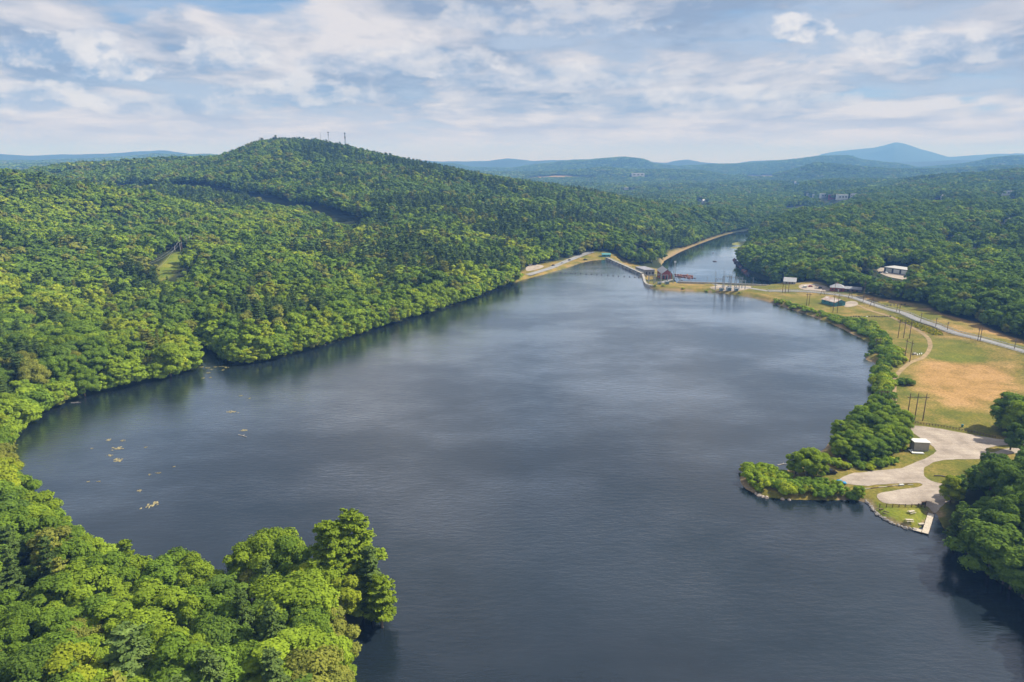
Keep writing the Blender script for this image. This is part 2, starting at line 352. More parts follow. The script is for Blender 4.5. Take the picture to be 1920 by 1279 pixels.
# ------------------------------------------------------------------ object helpers
def link(o, parent=None):
    COL.objects.link(o)
    if parent is not None: o.parent = parent
    return o
def tag(o, label=None, cat=None, group=None, kind=None):
    for k, v in (('label', label), ('category', cat), ('group', group), ('kind', kind)):
        if v: o[k] = v
    return o
def thing(name, label, cat, loc, rz=0, group=None):
    o = link(bpy.data.objects.new(name, None)); o.location = loc; o.rotation_euler = (0, 0, rz); o.empty_display_size = .5
    return tag(o, label, cat, group)
class MB:
    def __init__(s): s.v, s.f = [], []
    def poly(s, pts):
        b = len(s.v); s.v += [tuple(p) for p in pts]; s.f.append(tuple(range(b, b + len(pts))))
    def box(s, x0, x1, y0, y1, z0, z1):
        b = len(s.v)
        s.v += [(x0, y0, z0), (x1, y0, z0), (x1, y1, z0), (x0, y1, z0), (x0, y0, z1), (x1, y0, z1), (x1, y1, z1), (x0, y1, z1)]
        s.f += [tuple(b + i for i in q) for q in ((3, 2, 1, 0), (4, 5, 6, 7), (0, 1, 5, 4), (1, 2, 6, 5), (2, 3, 7, 6), (3, 0, 4, 7))]
        return s
    def bar(s, a, b_, w, h=None):
        h = h or w; a = Vector(a); b2 = Vector(b_); d = (b2 - a).normalized()
        u = d.cross(Vector((0, 0, 1)))
        u = Vector((1, 0, 0)) if u.length < 1e-4 else u.normalized()
        v = u.cross(d)
        b = len(s.v)
        for p in (a, b2):
            for i, j in ((-1, -1), (1, -1), (1, 1), (-1, 1)): s.v.append(tuple(p + u * w / 2 * i + v * h / 2 * j))
        s.f += [tuple(b + i for i in q) for q in ((0, 1, 2, 3), (7, 6, 5, 4), (0, 4, 5, 1), (1, 5, 6, 2), (2, 6, 7, 3), (3, 7, 4, 0))]
        return s
    def tube(s, pts, rads, n=8, cap=True):
        pts = [Vector(p) for p in pts]; b = len(s.v); k = len(pts)
        if isinstance(rads, (int, float)): rads = [rads] * k
        for i, p in enumerate(pts):
            d = (pts[min(i + 1, k - 1)] - pts[max(i - 1, 0)]).normalized()
            u = d.cross(Vector((0, 1, 0)) if abs(d.y) < .9 else Vector((1, 0, 0))).normalized(); w = d.cross(u)
            for j in range(n):
                a = 2 * math.pi * j / n; s.v.append(tuple(p + (u * math.cos(a) + w * math.sin(a)) * rads[i]))
        for i in range(k - 1):
            for j in range(n):
                s.f.append((b + i * n + j, b + i * n + (j + 1) % n, b + (i + 1) * n + (j + 1) % n, b + (i + 1) * n + j))
        if cap:
            s.f.append(tuple(b + j for j in range(n))[::-1]); s.f.append(tuple(b + (k - 1) * n + j for j in range(n)))
        return s
    def prism(s, prof, y0, y1, axis='y'):  # profile in (x, z) swept along y
        b = len(s.v); n = len(prof)
        for y in (y0, y1):
            for x, z in prof: s.v.append((x, y, z) if axis == 'y' else (y, x, z))
        s.f.append(tuple(b + i for i in range(n))); s.f.append(tuple(b + n + i for i in range(n))[::-1])
        for i in range(n): s.f.append((b + i, b + n + i, b + n + (i + 1) % n, b + (i + 1) % n))
        return s
    def blob(s, c, r, seed=0, sub=2, jag=.25, flat=1.0):
        bm = bmesh.new(); bmesh.ops.create_icosphere(bm, subdivisions=sub, radius=1); q = random.Random(seed)
        ph = [q.uniform(0, 9) for _ in range(6)]
        b = len(s.v)
        rr = (r, r, r * flat) if isinstance(r, (int, float)) else r
        for v in bm.verts:
            k = 1 + jag * (math.sin(v.co.x * 3.1 + ph[0]) * math.sin(v.co.y * 2.7 + ph[1]) + .6 * math.sin(v.co.z * 4.3 + ph[2] + v.co.x * 2) + .4 * q.uniform(-1, 1))
            s.v.append((c[0] + v.co.x * rr[0] * k, c[1] + v.co.y * rr[1] * k, c[2] + v.co.z * rr[2] * k))
        bm.verts.index_update()
        s.f += [tuple(b + v.index for v in f.verts) for f in bm.faces]; bm.free(); return s
    def mesh(s, name):
        me = bpy.data.meshes.new(name); me.from_pydata(s.v, [], s.f)
        bm = bmesh.new(); bm.from_mesh(me); bmesh.ops.recalc_face_normals(bm, faces=bm.faces); bm.to_mesh(me); bm.free()
        return me
    def build(s, name, m, parent=None, smooth=False, bevel=0):
        me = s.mesh(name); me.materials.append(m)
        if smooth: me.polygons.foreach_set('use_smooth', [True] * len(me.polygons))
        o = link(bpy.data.objects.new(name, me), parent)
        if bevel:
            bv = o.modifiers.new('bevel', 'BEVEL'); bv.width = bevel; bv.segments = 2; bv.limit_method = 'ANGLE'
        return o
def grid_mesh(name, V, quads, m, smooth=True):
    me = bpy.data.meshes.new(name); k = len(quads)
    me.vertices.add(len(V)); me.vertices.foreach_set('co', np.ascontiguousarray(V, np.float32).ravel())
    me.loops.add(k * 4); me.loops.foreach_set('vertex_index', np.ascontiguousarray(quads, np.int32).ravel())
    me.polygons.add(k); me.polygons.foreach_set('loop_start', np.arange(0, 4 * k, 4, dtype=np.int32))
    me.update(calc_edges=True)
    if smooth: me.polygons.foreach_set('use_smooth', np.ones(k, bool))
    if m: me.materials.append(m)
    return me

# ------------------------------------------------------------------ zones of the ground (outlines walked on the ground itself)
def GP(pxs): return np.array([PG2(*p) for p in pxs])
FIELD = smooth_poly(GP([(1206, 545), (1206, 527), (1262, 531), (1345, 533), (1400, 534), (1440, 533), (1470, 529), (1545, 529), (1560, 548), (1612, 549), (1652, 560), (1690, 566), (1738, 570), (1752, 586), (1800, 597), (1840, 607), (1877, 627), (1930, 640),
            (1990, 700), (1985, 780), (1880, 800), (1868, 822), (1985, 838), (1985, 868), (1862, 868), (1812, 884), (1790, 925), (1773, 958), (1766, 1000), (1600, 1000), (1380, 940), (1375, 870), (1530, 835), (1615, 770), (1625, 690), (1570, 630), (1480, 590), (1390, 562), (1300, 555)]), 1)
LEFTBANK = smooth_poly(GP([(962, 532), (980, 505), (1005, 498), (1060, 486), (1095, 474), (1113, 471), (1130, 473), (1152, 475), (1172, 487), (1210, 500), (1245, 505), (1247, 520), (1205, 530), (1140, 492), (1060, 512), (985, 532)]), 1)
RIVERBANK = smooth_poly(GP([(1236, 496), (1240, 482), (1258, 470), (1290, 462), (1330, 448), (1350, 442), (1380, 434), (1370, 442), (1330, 456), (1286, 470), (1262, 484), (1246, 494)]), 1)
CUT = smooth_poly(GP([(276, 527), (292, 506), (313, 486), (334, 471), (356, 469), (355, 484), (339, 500), (325, 516), (306, 528)]), 1)
LOT2 = smooth_poly(GP([(1636, 503), (1662, 498), (1735, 506), (1752, 514), (1735, 524), (1700, 521), (1660, 515)]), 1)
TAN = smooth_poly(GP([(1722, 690), (1760, 676), (1850, 680), (1900, 700), (1915, 730), (1860, 765), (1790, 768), (1735, 745), (1712, 715)]), 2)
TAN2 = smooth_poly(GP([(1620, 560), (1700, 572), (1760, 588), (1850, 622), (1935, 655), (1935, 642), (1840, 607), (1740, 574), (1660, 560)]), 1)
SLOPE = smooth_poly(GP([(1740, 618), (1800, 625), (1935, 668), (1935, 710), (1880, 695), (1800, 650)]), 1)
GREEN = smooth_poly(GP([(1738, 668), (1745, 640), (1790, 640), (1850, 672), (1800, 682)]), 1)
LAWN = smooth_poly(GP([(1622, 938), (1640, 940), (1665, 953), (1740, 950), (1746, 962), (1722, 995), (1669, 980), (1645, 966)]), 1)
HAYS = [GP([(985, 333), (1040, 329), (1120, 332), (1118, 336), (1040, 337), (990, 338)]), GP([(1160, 333), (1200, 331), (1235, 334), (1180, 336)]), GP([(1390, 329), (1452, 328), (1455, 334), (1400, 335)]), GP([(1250, 335), (1290, 334), (1290, 337), (1250, 338)])]
gx, gy = GX.ravel(), GY.ravel()
def soft(poly, w, x, y, pad=120):
    out = np.zeros(x.shape); lo = poly.min(0) - pad; hi = poly.max(0) + pad
    m = (x > lo[0]) & (x < hi[0]) & (y > lo[1]) & (y < hi[1])
    out[m] = sstep(w, -w, sdist(poly, x[m], y[m])); return out
zo = np.maximum.reduce([soft(FIELD, 3, gx, gy), soft(LEFTBANK, 3, gx, gy), soft(RIVERBANK, 3, gx, gy), soft(CUT, 3, gx, gy), soft(LOT2, 3, gx, gy)] + [soft(h, 15, gx, gy) for h in HAYS])
zd = np.zeros_like(zo) + soft(FIELD, 10, gx, gy) * .14
zd = np.maximum.reduce([zd, soft(TAN, 14, gx, gy) * 1.25, soft(TAN2, 6, gx, gy) * .8, soft(LEFTBANK, 3, gx, gy) * .35] + [soft(h, 20, gx, gy) * .9 for h in HAYS])
zd = zd + 1.1 * (fbm(gx / 28., gy / 28., 4) - .5) * zo * (gx > 60)
zd = zd - .9 * soft(GREEN, 9, gx, gy) - 1.2 * soft(LAWN, 2, gx, gy) - 1.3 * soft(CUT, 3, gx, gy) + .15 * soft(SLOPE, 6, gx, gy)
ze = np.maximum(.75 * soft(LOT2, 2, gx, gy), .75 * soft(RIVERBANK, 4, gx, gy) * sstep(9, 3, GSR.ravel()))
ze = np.maximum(ze, .8 * (gx > 60) * sstep(2.5, .6, np.abs(GSL.ravel())) * (fbm(gx / 14, gy / 14, 3) > .48))
nv, na = GX.shape
q = np.arange(nv * na).reshape(nv, na)
quads = np.stack([q[:-1, :-1], q[1:, :-1], q[1:, 1:], q[:-1, 1:]], -1).reshape(-1, 4)[:, ::-1]
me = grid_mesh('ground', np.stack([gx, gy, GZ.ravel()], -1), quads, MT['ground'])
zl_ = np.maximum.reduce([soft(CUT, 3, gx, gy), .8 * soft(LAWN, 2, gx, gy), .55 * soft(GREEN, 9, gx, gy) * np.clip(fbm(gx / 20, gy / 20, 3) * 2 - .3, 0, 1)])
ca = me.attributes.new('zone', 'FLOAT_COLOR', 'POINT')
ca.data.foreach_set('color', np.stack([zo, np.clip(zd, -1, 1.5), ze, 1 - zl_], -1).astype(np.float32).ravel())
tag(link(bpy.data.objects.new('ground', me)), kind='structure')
# water sheets
def sheet(name, poly, zf, m, grid=None):
    pts = [Vector((p[0], p[1])) for p in poly]
    if grid:
        lo, hi = poly.min(0), poly.max(0); xs = np.arange(lo[0] + grid / 2, hi[0], grid); ys = np.arange(lo[1] + grid / 2, hi[1], grid)
        X, Y = np.meshgrid(xs, ys); X = X.ravel(); Y = Y.ravel(); k = sdist(np.array(poly), X, Y) < -grid * .4
        pts += [Vector((a, b)) for a, b in zip(X[k], Y[k])]
    nb = len(poly)
    v, e, f, *_ = mgeo.delaunay_2d_cdt(pts, [], [list(range(nb))], 2, 1e-4)
    x = np.array([p.x for p in v]); y = np.array([p.y for p in v])
    z = zf(x, y) if callable(zf) else np.full(x.shape, zf)
    me = bpy.data.meshes.new(name); me.from_pydata(list(zip(x, y, z)), [], f); 
    bm = bmesh.new(); bm.from_mesh(me)
    for fc in bm.faces:
        if fc.normal.z < 0: fc.normal_flip()
    bm.to_mesh(me); bm.free(); me.materials.append(m)
    return link(bpy.data.objects.new(name, me))
def offset_poly(poly, d):
    p = np.array(poly); a = np.roll(p, 1, 0); b = np.roll(p, -1, 0); t = b - a; t /= np.linalg.norm(t, axis=1)[:, None] + 1e-9
    area = np.sum(p[:, 0] * b[:, 1] - b[:, 0] * p[:, 1]); s = 1 if area > 0 else -1
    return p + np.stack([t[:, 1], -t[:, 0]], 1) * d * s
tag(sheet('lake_water', offset_poly(LAKE_S, 1.6), 0.0, MT['lake']), kind='structure')
tag(sheet('river_water', offset_poly(RIVER_S, 1.2), RZ, MT['river']), kind='structure')
# places kept free of trees: (px, py, radius, how far the view to it stays open towards the camera)
CLEARINGS = [(1580, 546, 15, 0), (1480, 533, 9, 0), (1695, 512, 24, 30), (1796, 449, 8, 18), (1812, 449, 7, 12), (1900, 418, 12, 60), (1848, 463, 8, 12), (1852, 478, 9, 18), (1672, 482, 5, 6), (485, 1195, 5, 0)]
FAR_HOUSES = [(1180, 356, 30, 8), (1174, 357, 16, 8), (1320, 381, 12, 8), (1326, 383, 10, 7), (1313, 377, 10, 7), (1339, 357, 10, 8), (1516, 368, 14, 7), (1528, 371, 16, 8), (1545, 371, 22, 8), (1560, 374, 18, 9), (1578, 374, 26, 9), (1600, 371, 14, 8), (1608, 372, 12, 8), (1890, 366, 26, 6), (1904, 366, 22, 6), (1912, 372, 16, 8), (1196, 331, 70, 16), (1240, 357, 10, 8), (1412, 363, 10, 8), (1770, 374, 12, 7), (1492, 345, 12, 9), (1500, 346, 12, 9)]
for px, py, wd, hh in FAR_HOUSES: CLEARINGS.append((px, py + 1, max(14, wd * .8), 30))
# ------------------------------------------------------------------ trees: leaf clusters spread over the lobes of a crown, on a tapered trunk with limbs
def leaf_quads(C, Nn, size, asp=1.0, along=None):
    k = len(C)
    r = rng.normal(size=(k, 3)); 
    if along is not None: r = along + rng.normal(size=(k, 3)) * .25
    u = r - Nn * np.sum(r * Nn, 1)[:, None]; u /= np.linalg.norm(u, axis=1)[:, None] + 1e-9
    v = np.cross(Nn, u); s = (size * rng.uniform(.65, 1.35, k))[:, None] * .5
    a = u * s * asp; b = v * s
    V = np.empty((k, 4, 3)); V[:, 0] = C - a - b * .7; V[:, 1] = C + a * 1.1 - b; V[:, 2] = C + a + b * .9; V[:, 3] = C - a * .9 + b
    V[:, 1] -= Nn * s * .35; V[:, 3] -= Nn * s * .35
    return V.reshape(-1, 3)
def tree_mesh(name, V, tone, mleaf, trunk=None):
    k = len(V) // 4
    quads = np.arange(4 * k).reshape(k, 4)
    tv = np.repeat(tone, 4)
    if trunk is not None and len(trunk.v):
        tvs = np.array(trunk.v); nq = np.array([f for f in trunk.f if len(f) == 4]) + 4 * k
        V = np.concatenate([V, tvs]); quads = np.concatenate([quads, nq]); tv = np.concatenate([tv, np.full(len(tvs), .5)])
    me = grid_mesh(name, V, quads, mleaf, smooth=False)
    if trunk is not None:
        me.materials.append(MT['bark']); mi = np.zeros(len(quads), np.int32); mi[k:] = 1; me.polygons.foreach_set('material_index', mi)
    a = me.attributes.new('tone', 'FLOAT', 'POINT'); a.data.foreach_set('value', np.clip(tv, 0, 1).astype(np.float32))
    return me
def trunk_mb(H, r, pine=False, n=7):
    t = MB(); j = [(rng.normal() * .12, rng.normal() * .12) for _ in range(5)]
    top = H * (.95 if pine else .72)
    t.tube([(0, 0, -.8), (j[1][0], j[1][1], top * .25), (j[2][0], j[2][1], top * .55), (j[3][0], j[3][1], top)], [r * 1.25, r, r * .7, r * .15], n, cap=False)
    if not pine:
        for k in range(4):
            a = rng.uniform(0, 6.28); z0 = H * rng.uniform(.3, .5); L = H * rng.uniform(.18, .27)
            t.tube([(0, 0, z0), (math.cos(a) * L * .5, math.sin(a) * L * .5, z0 + L * .6), (math.cos(a) * L, math.sin(a) * L, z0 + L * 1.1)], [r * .5, r * .35, r * .08], 5, cap=False)
    return t
def broad_crown(H, Rr, lobes, k, size, low=.28, flat=1.0):
    # lobes on an ellipsoid shell, more of them towards the top
    cz = H * (.5 + low * .5); hz = H * (1 - low) * .5
    L = []
    for i in range(lobes):
        t = (i + .5) / lobes; zz = 1 - 1.75 * t; a = i * 2.39996 + rng.uniform(-.5, .5); rr = math.sqrt(max(0, 1 - zz * zz)); q_ = rng.uniform(.45, .9)
        lr_ = Rr * rng.uniform(.24, .44)
        L.append((math.cos(a) * rr * Rr * q_, math.sin(a) * rr * Rr * q_, cz + zz * (hz - lr_ * .8) * rng.uniform(.85, 1.08), lr_, rng.uniform(.2, .8)))
    L.append((0, 0, cz, Rr * .5, .4)); L = np.array(L)
    w_ = L[:, 3] ** 2; w_ /= w_.sum()
    idx = rng.choice(len(L), k * 3, p=w_)
    d = rng.normal(size=(k * 3, 3)); d /= np.linalg.norm(d, axis=1)[:, None]
    d[:, 2] = np.where(rng.random(k * 3) < .55, np.abs(d[:, 2]), d[:, 2])
    rad = L[idx, 3] * (1 + .16 * np.sin(d[:, 0] * 7 + idx) * np.sin(d[:, 1] * 6 + idx * 2)) * rng.uniform(.72, 1.08, k * 3)
    C = L[idx, :3] + d * rad[:, None] * np.array([1, 1, .85 * flat])
    # keep what is not buried in another lobe
    dd = np.linalg.norm(C[:, None, :] - L[None, :, :3], axis=2) / L[None, :, 3]
    dd[np.arange(len(C)), idx] = 9
    keep_ = np.where(dd.min(1) > .78)[0][:k]
    C, d, idx = C[keep_], d[keep_], idx[keep_]
    out_ = C - np.array([0, 0, cz - hz * .3]); out_ /= np.linalg.norm(out_, axis=1)[:, None]
    nn = d * .75 + out_ * .45 + rng.normal(size=d.shape) * .38 + np.array([0, 0, .15]); nn /= np.linalg.norm(nn, axis=1)[:, None]
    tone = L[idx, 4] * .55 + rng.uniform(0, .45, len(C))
    return leaf_quads(C, nn, size), tone
def pine_crown(H, Rr, whorls, per, k, size, low=.3, taper=.75):
    # plumes of needles on tiers of level limbs, thinner towards the top, tiers of unequal reach
    Cs, Ns, Al, T = [], [], [], []
    for wv in range(whorls):
        t = wv / (whorls - 1); z0 = H * (low + (1 - low) * t ** .92); reach = Rr * (1 - t ** 1.7 * taper) * rng.uniform(.72, 1.12) * (.75 + .25 * min(1, t * 5 + .4))
        a0 = rng.uniform(0, 6.28)
        for b_ in range(per):
            a = a0 + b_ * 6.283 / per + rng.uniform(-.35, .35); rl = reach * rng.uniform(.6, 1.12); tn = rng.uniform(.15, .85)
            m_ = max(3, int(k * rl / Rr / per / whorls * 1.5))
            s = rng.uniform(.12, 1, m_) ** .8 * rl; side = rng.normal(size=m_) * (.16 * rl + .12) * (1.15 - s / rl * .7)
            lift = .10 * s + .07 * s * s / max(rl, 1) + rng.normal(size=m_) * .16 + (.35 * H / 24 if t > .9 else 0) * s / rl
            ca_, sa_ = math.cos(a), math.sin(a)
            Cs.append(np.stack([ca_ * s - sa_ * side, sa_ * s + ca_ * side, z0 + lift], 1))
            al = np.tile([ca_, sa_, .35], (m_, 1)); Al.append(al)
            nn = rng.normal(size=(m_, 3)) * .45 + np.array([ca_ * .35, sa_ * .35, .8]); Ns.append(nn / np.linalg.norm(nn, axis=1)[:, None]); T.append(tn * .6 + rng.uniform(0, .4, m_))
    m_ = max(4, k // 40)   # leader
    z = rng.uniform(.93, 1.03, m_) * H; Cs.append(np.stack([rng.normal(size=m_) * .25, rng.normal(size=m_) * .25, z], 1)); nn = rng.normal(size=(m_, 3)); Ns.append(nn / np.linalg.norm(nn, axis=1)[:, None]); Al.append(np.tile([0, 0, 1.], (m_, 1))); T.append(rng.uniform(.3, .9, m_))
    C, nn, al, T = map(np.concatenate, (Cs, Ns, Al, T))
    return leaf_quads(C, nn, size, 1.7, al), T

# individual trees: shared crown and trunk meshes, unit variants (height ~18 for broadleaf, ~24 for pine)
HI_B = []
for i in range(7):
    V, t = broad_crown(17.5, [5.0, 4.4, 5.6, 4.2, 5.2, 4.7, 6.0][i], [17, 13, 20, 12, 18, 15, 22][i], 11500, .32, [.22, .25, .3, .18, .25, .2, .32][i])
    HI_B.append((tree_mesh('broadleaf_crown', V, t, MT['leaf_o']), trunk_mb(17.5, .34).mesh('broadleaf_trunk')))
HI_P = []
for i in range(5):
    V, t = pine_crown(24, [4.6, 5.2, 4.0, 5.0, 3.6][i], [12, 11, 14, 10, 15][i], [6, 6, 5, 7, 6][i], 9500, .33, [.22, .3, .18, .35, .15][i], [.60, .52, .66, .46, .78][i])
    HI_P.append((tree_mesh('pine_crown', V, t, MT['needle_o']), trunk_mb(24, .36, True).mesh('pine_trunk')))
SHR = []
for i in range(5):
    V, t = broad_crown(4.0, [2.6, 2.3, 3.0, 2.1, 2.8][i], [10, 8, 12, 7, 11][i], 2600, .29, .02)
    SHR.append(tree_mesh('shrub_leaves', V, t, MT['leaf_o']))
HI_E = []
for i in range(5):
    V, t = broad_crown(13.5, [4.6, 4.0, 5.0, 3.8, 4.4][i], [18, 15, 20, 14, 17][i], 11500, .31, .0)
    HI_E.append((tree_mesh('broadleaf_crown', V, t, MT['leaf_o']), trunk_mb(13.5, .26).mesh('broadleaf_trunk')))
for a, b_ in HI_E + HI_B + HI_P: b_.materials.append(MT['bark'])
# far wood: the same kinds with fewer, larger clusters
FC = bpy.data.collections.new('forest_kinds')      # never linked to the scene: only read by the forest's nodes
def proto(me): o = bpy.data.objects.new('wood_%02d' % len(FC.objects), me); FC.objects.link(o)
KB, KP = {}, {}
def many(kind, lod, fn, num):
    KB.setdefault((kind, lod), []) 
    for _ in range(num):
        KB[(kind, lod)].append(len(FC.objects)); proto(fn())
for lod, nb_, k, sz, num in (('mid', 17, 2300, .72, 6), ('lo', 12, 620, 1.3, 6)):
    many('b', lod, lambda: tree_mesh('wood', *broad_crown(17.5, rng.uniform(4.3, 6.0), nb_, k, sz, rng.uniform(.2, .32)), MT['leaf_i'], trunk_mb(17.5, .34, n=5) if lod == 'mid' else None), num)
    many('p', lod, lambda: tree_mesh('wood', *pine_crown(23, rng.uniform(3.6, 5.2), 11 if lod == 'mid' else 8, 5, int(k * 1.0), sz * .92, rng.uniform(.15, .3), rng.uniform(.45, .72)), MT['needle_i'], trunk_mb(23, .34, True, n=5) if lod == 'mid' else None), num - 1)
for lod, nb_, k, sz, num in (('mid', 18, 2300, .72, 5), ('lo', 12, 620, 1.3, 4)):
    many('e', lod, lambda: tree_mesh('wood', *broad_crown(13.5, rng.uniform(3.9, 5.2), nb_, k, sz, .0), MT['leaf_i']), num)
def clump():
    Vs, Ts = [], []
    for i in range(4):
        V, t = broad_crown(rng.uniform(14, 19), rng.uniform(5, 7.5), 6, 75, 3.4, .1); V = V + np.array([rng.uniform(-8, 8), rng.uniform(-8, 8), 0]); Vs.append(V); Ts.append(np.clip(t + rng.uniform(-.25, .25), 0, 1))
    return tree_mesh('wood', np.concatenate(Vs), np.concatenate(Ts), MT['leaf_i'])
many('b', 'far', clump, 6); KB[('p', 'far')] = KB[('b', 'far')]; KB[('e', 'far')] = KB[('b', 'far')]

# ---- where trees stand
def scatter(D0, D1, sp, amax=47):
    X, Y = [], []; r = D0
    while r < D1:
        s = sp(r); m_ = int(2 * R(amax) * r / s)
        a = -R(amax) + (np.arange(m_) + rng.uniform(-.38, .38, m_) + rng.random()) * s / r
        q_ = r + rng.uniform(-.4, .4, m_) * s; X.append(q_ * np.sin(a)); Y.append(q_ * np.cos(a)); r += s * .9
    return np.concatenate(X), np.concatenate(Y)
x1, y1 = scatter(100, 950, lambda r: 7.6 if r < 320 else 8.3, 58)
x2, y2 = scatter(950, 1900, lambda r: 9.2, 55)
x3, y3 = scatter(1900, 4300, lambda r: 15.5, 54)
x4, y4 = scatter(4300, 7000, lambda r: 26)
def shore(poly, sp, Dm):
    X, Y = [], []; n_ = len(poly)
    for i in range(n_):
        a, b = poly[i], poly[(i + 1) % n_]; L = math.hypot(*(b - a)); k = int(L / sp + rng.random()); f_ = (np.arange(k) + rng.uniform(-.3, .3, k)) / max(k, 1); X.append(a[0] + (b[0] - a[0]) * f_); Y.append(a[1] + (b[1] - a[1]) * f_)
    X, Y = np.concatenate(X), np.concatenate(Y); m_ = (np.hypot(X, Y) < Dm) & (Y > 60); return X[m_], Y[m_]
xs1, ys1 = shore(offset_poly(LAKE_S, .3), 4.4, 1000); xs2, ys2 = shore(offset_poly(LAKE_S, 4.5), 5.5, 1000); xs3, ys3 = shore(offset_poly(RIVER_S, 4.5), 6.5, 2300)
n_shore = len(xs1) + len(xs2) + len(xs3)
TX, TY = np.concatenate([xs1, xs2, xs3, x1, x2, x3, x4]), np.concatenate([ys1, ys2, ys3, y1, y2, y3, y4])
TD = np.hypot(TX, TY); TZ = ground(TX, TY)
CORR = np.array([PD(px, 300, D)[:2] for px, D in ((215, 1580), (300, 1490), (370, 1400), (450, 1300), (540, 1160), (600, 1060), (665, 965))])
ok = np.ones(len(TX), bool); is_e = np.arange(len(TX)) < n_shore
near = TD < 1900
sl = np.full(len(TX), 1e3); sl[near] = sdist(LAKE_S, TX[near], TY[near]); ok &= sl > np.where(is_e, -.6, 4.5)
sr = np.full(len(TX), 1e3); m_ = (TD > 600) & (TD < 2600); sr[m_] = sdist(RIVER_S, TX[m_], TY[m_]); ok &= sr > 2.5
for poly, mg in ((FIELD, 1.5), (LAWN, 9.0), (LEFTBANK, 1.0), (CUT, 5.0), (LOT2, 2.0)):
    lo, hi_ = poly.min(0) - 20, poly.max(0) + 20; m_ = ok & (TX > lo[0]) & (TX < hi_[0]) & (TY > lo[1]) & (TY < hi_[1])
    ii = np.where(m_)[0]; ok[ii[sdist(poly, TX[ii], TY[ii]) < mg]] = False
ii = np.where(sr < 14)[0]; ii = ii[(TX[ii] > -200) & inside(RIVERBANK, TX[ii], TY[ii])]; ok[ii] = False
NOTREE = GP([(1206, 500), (1240, 496), (1244, 503), (1300, 520), (1400, 526), (1450, 531), (1450, 545), (1300, 545), (1206, 545)])
ok &= ~inside(NOTREE, TX, TY)
ok &= ~((sl < 120) & (sr < 70) & (az_px(TX, TY) > 1195) & (az_px(TX, TY) < 1446))
ok &= ~(is_e & (np.arange(len(TX)) >= len(xs1) + len(xs2)) & (sl < 75))
for h in HAYS: ok &= ~inside(h, TX, TY)
ii = np.where(near)[0]; ok[ii[dist_line(CORR, TX[ii], TY[ii], False) < 17]] = False
CLEAR = []                                # (x, y, r): kept free for buildings, filled below from the places in the photo
for px, py, r, fwd in CLEARINGS:
    x, y, z = PG(px, py); d = math.hypot(x, y); CLEAR.append((x, y, r)); 
    for k in range(1, int(fwd / 6) + 1): CLEAR.append((x - x / d * 6 * k, y - y / d * 6 * k, r))
for x, y, r in CLEAR: ok &= (TX - x) ** 2 + (TY - y) ** 2 > r * r
ok &= rng.random(len(TX)) > np.where(TD > 4300, .1, .015)
TX, TY, TZ, TD, is_e = TX[ok], TY[ok], TZ[ok], TD[ok], is_e[ok]; sl, sr = sl[ok], sr[ok]
for poly in (FIELD, LEFTBANK):
    ii = np.where((np.hypot(TX - poly[:, 0].mean(), TY - poly[:, 1].mean()) < 500))[0]; is_e[ii[sdist(poly, TX[ii], TY[ii]) < 8]] = True
px_t = az_px(TX, TY)
# stands of pine among the broadleaf trees
pn = fbm(TX / 150. + 3, TY / 150. + 8, 4) + (rng.random(len(TX)) - .5) * .32
pn += .16 * ((px_t > 400) & (px_t < 1000) & (TD > 430) & (TD < 760) & (sl > 25)) + .08 * ((px_t > 560) & (px_t < 1300) & (TD > 800)) - .12 * (sl < 14) - .12 * (px_t > 1350)
pn -= .2 * (TD < 300)
is_p = pn > np.where(TD < 800, .66, .64)
TH_ = np.where(is_p, rng.normal(18.5, 2.4, len(TX)), rng.normal(16.3, 2.5, len(TX)))
is_p &= ~is_e
TH_ = np.where(is_e, rng.normal(12.5, 2.4, len(TX)), TH_)
TH_ = np.clip(TH_, 6.5, 27)
bell = fbm(TX / 60. + 31, TY / 60. + 2, 3); TH_ *= .86 + .28 * bell
# the near crowns follow the outline of the wood in the photo
jit_ = rng.random(len(TX)) ** 2 * np.where(TD > 900, 5.0, 14.0) * (rng.random(len(TX)) > .35)
def clamp(line, sel):
    lx = [p[0] for p in line]; ly = [p[1] for p in line]
    for i in np.where(sel)[0]:
        for _ in range(8):
            u, v, d = proj((TX[i], TY[i], TZ[i] + TH_[i]))
            if v < np.interp(u, lx, ly) - jit_[i]: TH_[i] *= .93
            else: break
    
clamp([(-60, 850), (0, 885), (30, 905), (100, 940), (160, 968), (200, 1004), (215, 1038), (240, 1020), (260, 1036), (300, 1034), (345, 1030), (368, 1052), (380, 1092), (400, 1104), (418, 1080), (440, 1058), (500, 1050), (560, 1070), (590, 1050), (640, 1040), (690, 1060), (715, 1090), (735, 1130), (725, 1170), (690, 1200)], (px_t < 800) & (TD < 262) & (TY < 235))
clamp([(1740, 1010), (1768, 965), (1785, 925), (1800, 905), (1840, 884), (1860, 872), (1900, 866), (1990, 860)], (px_t > 1700) & (TD < 330))
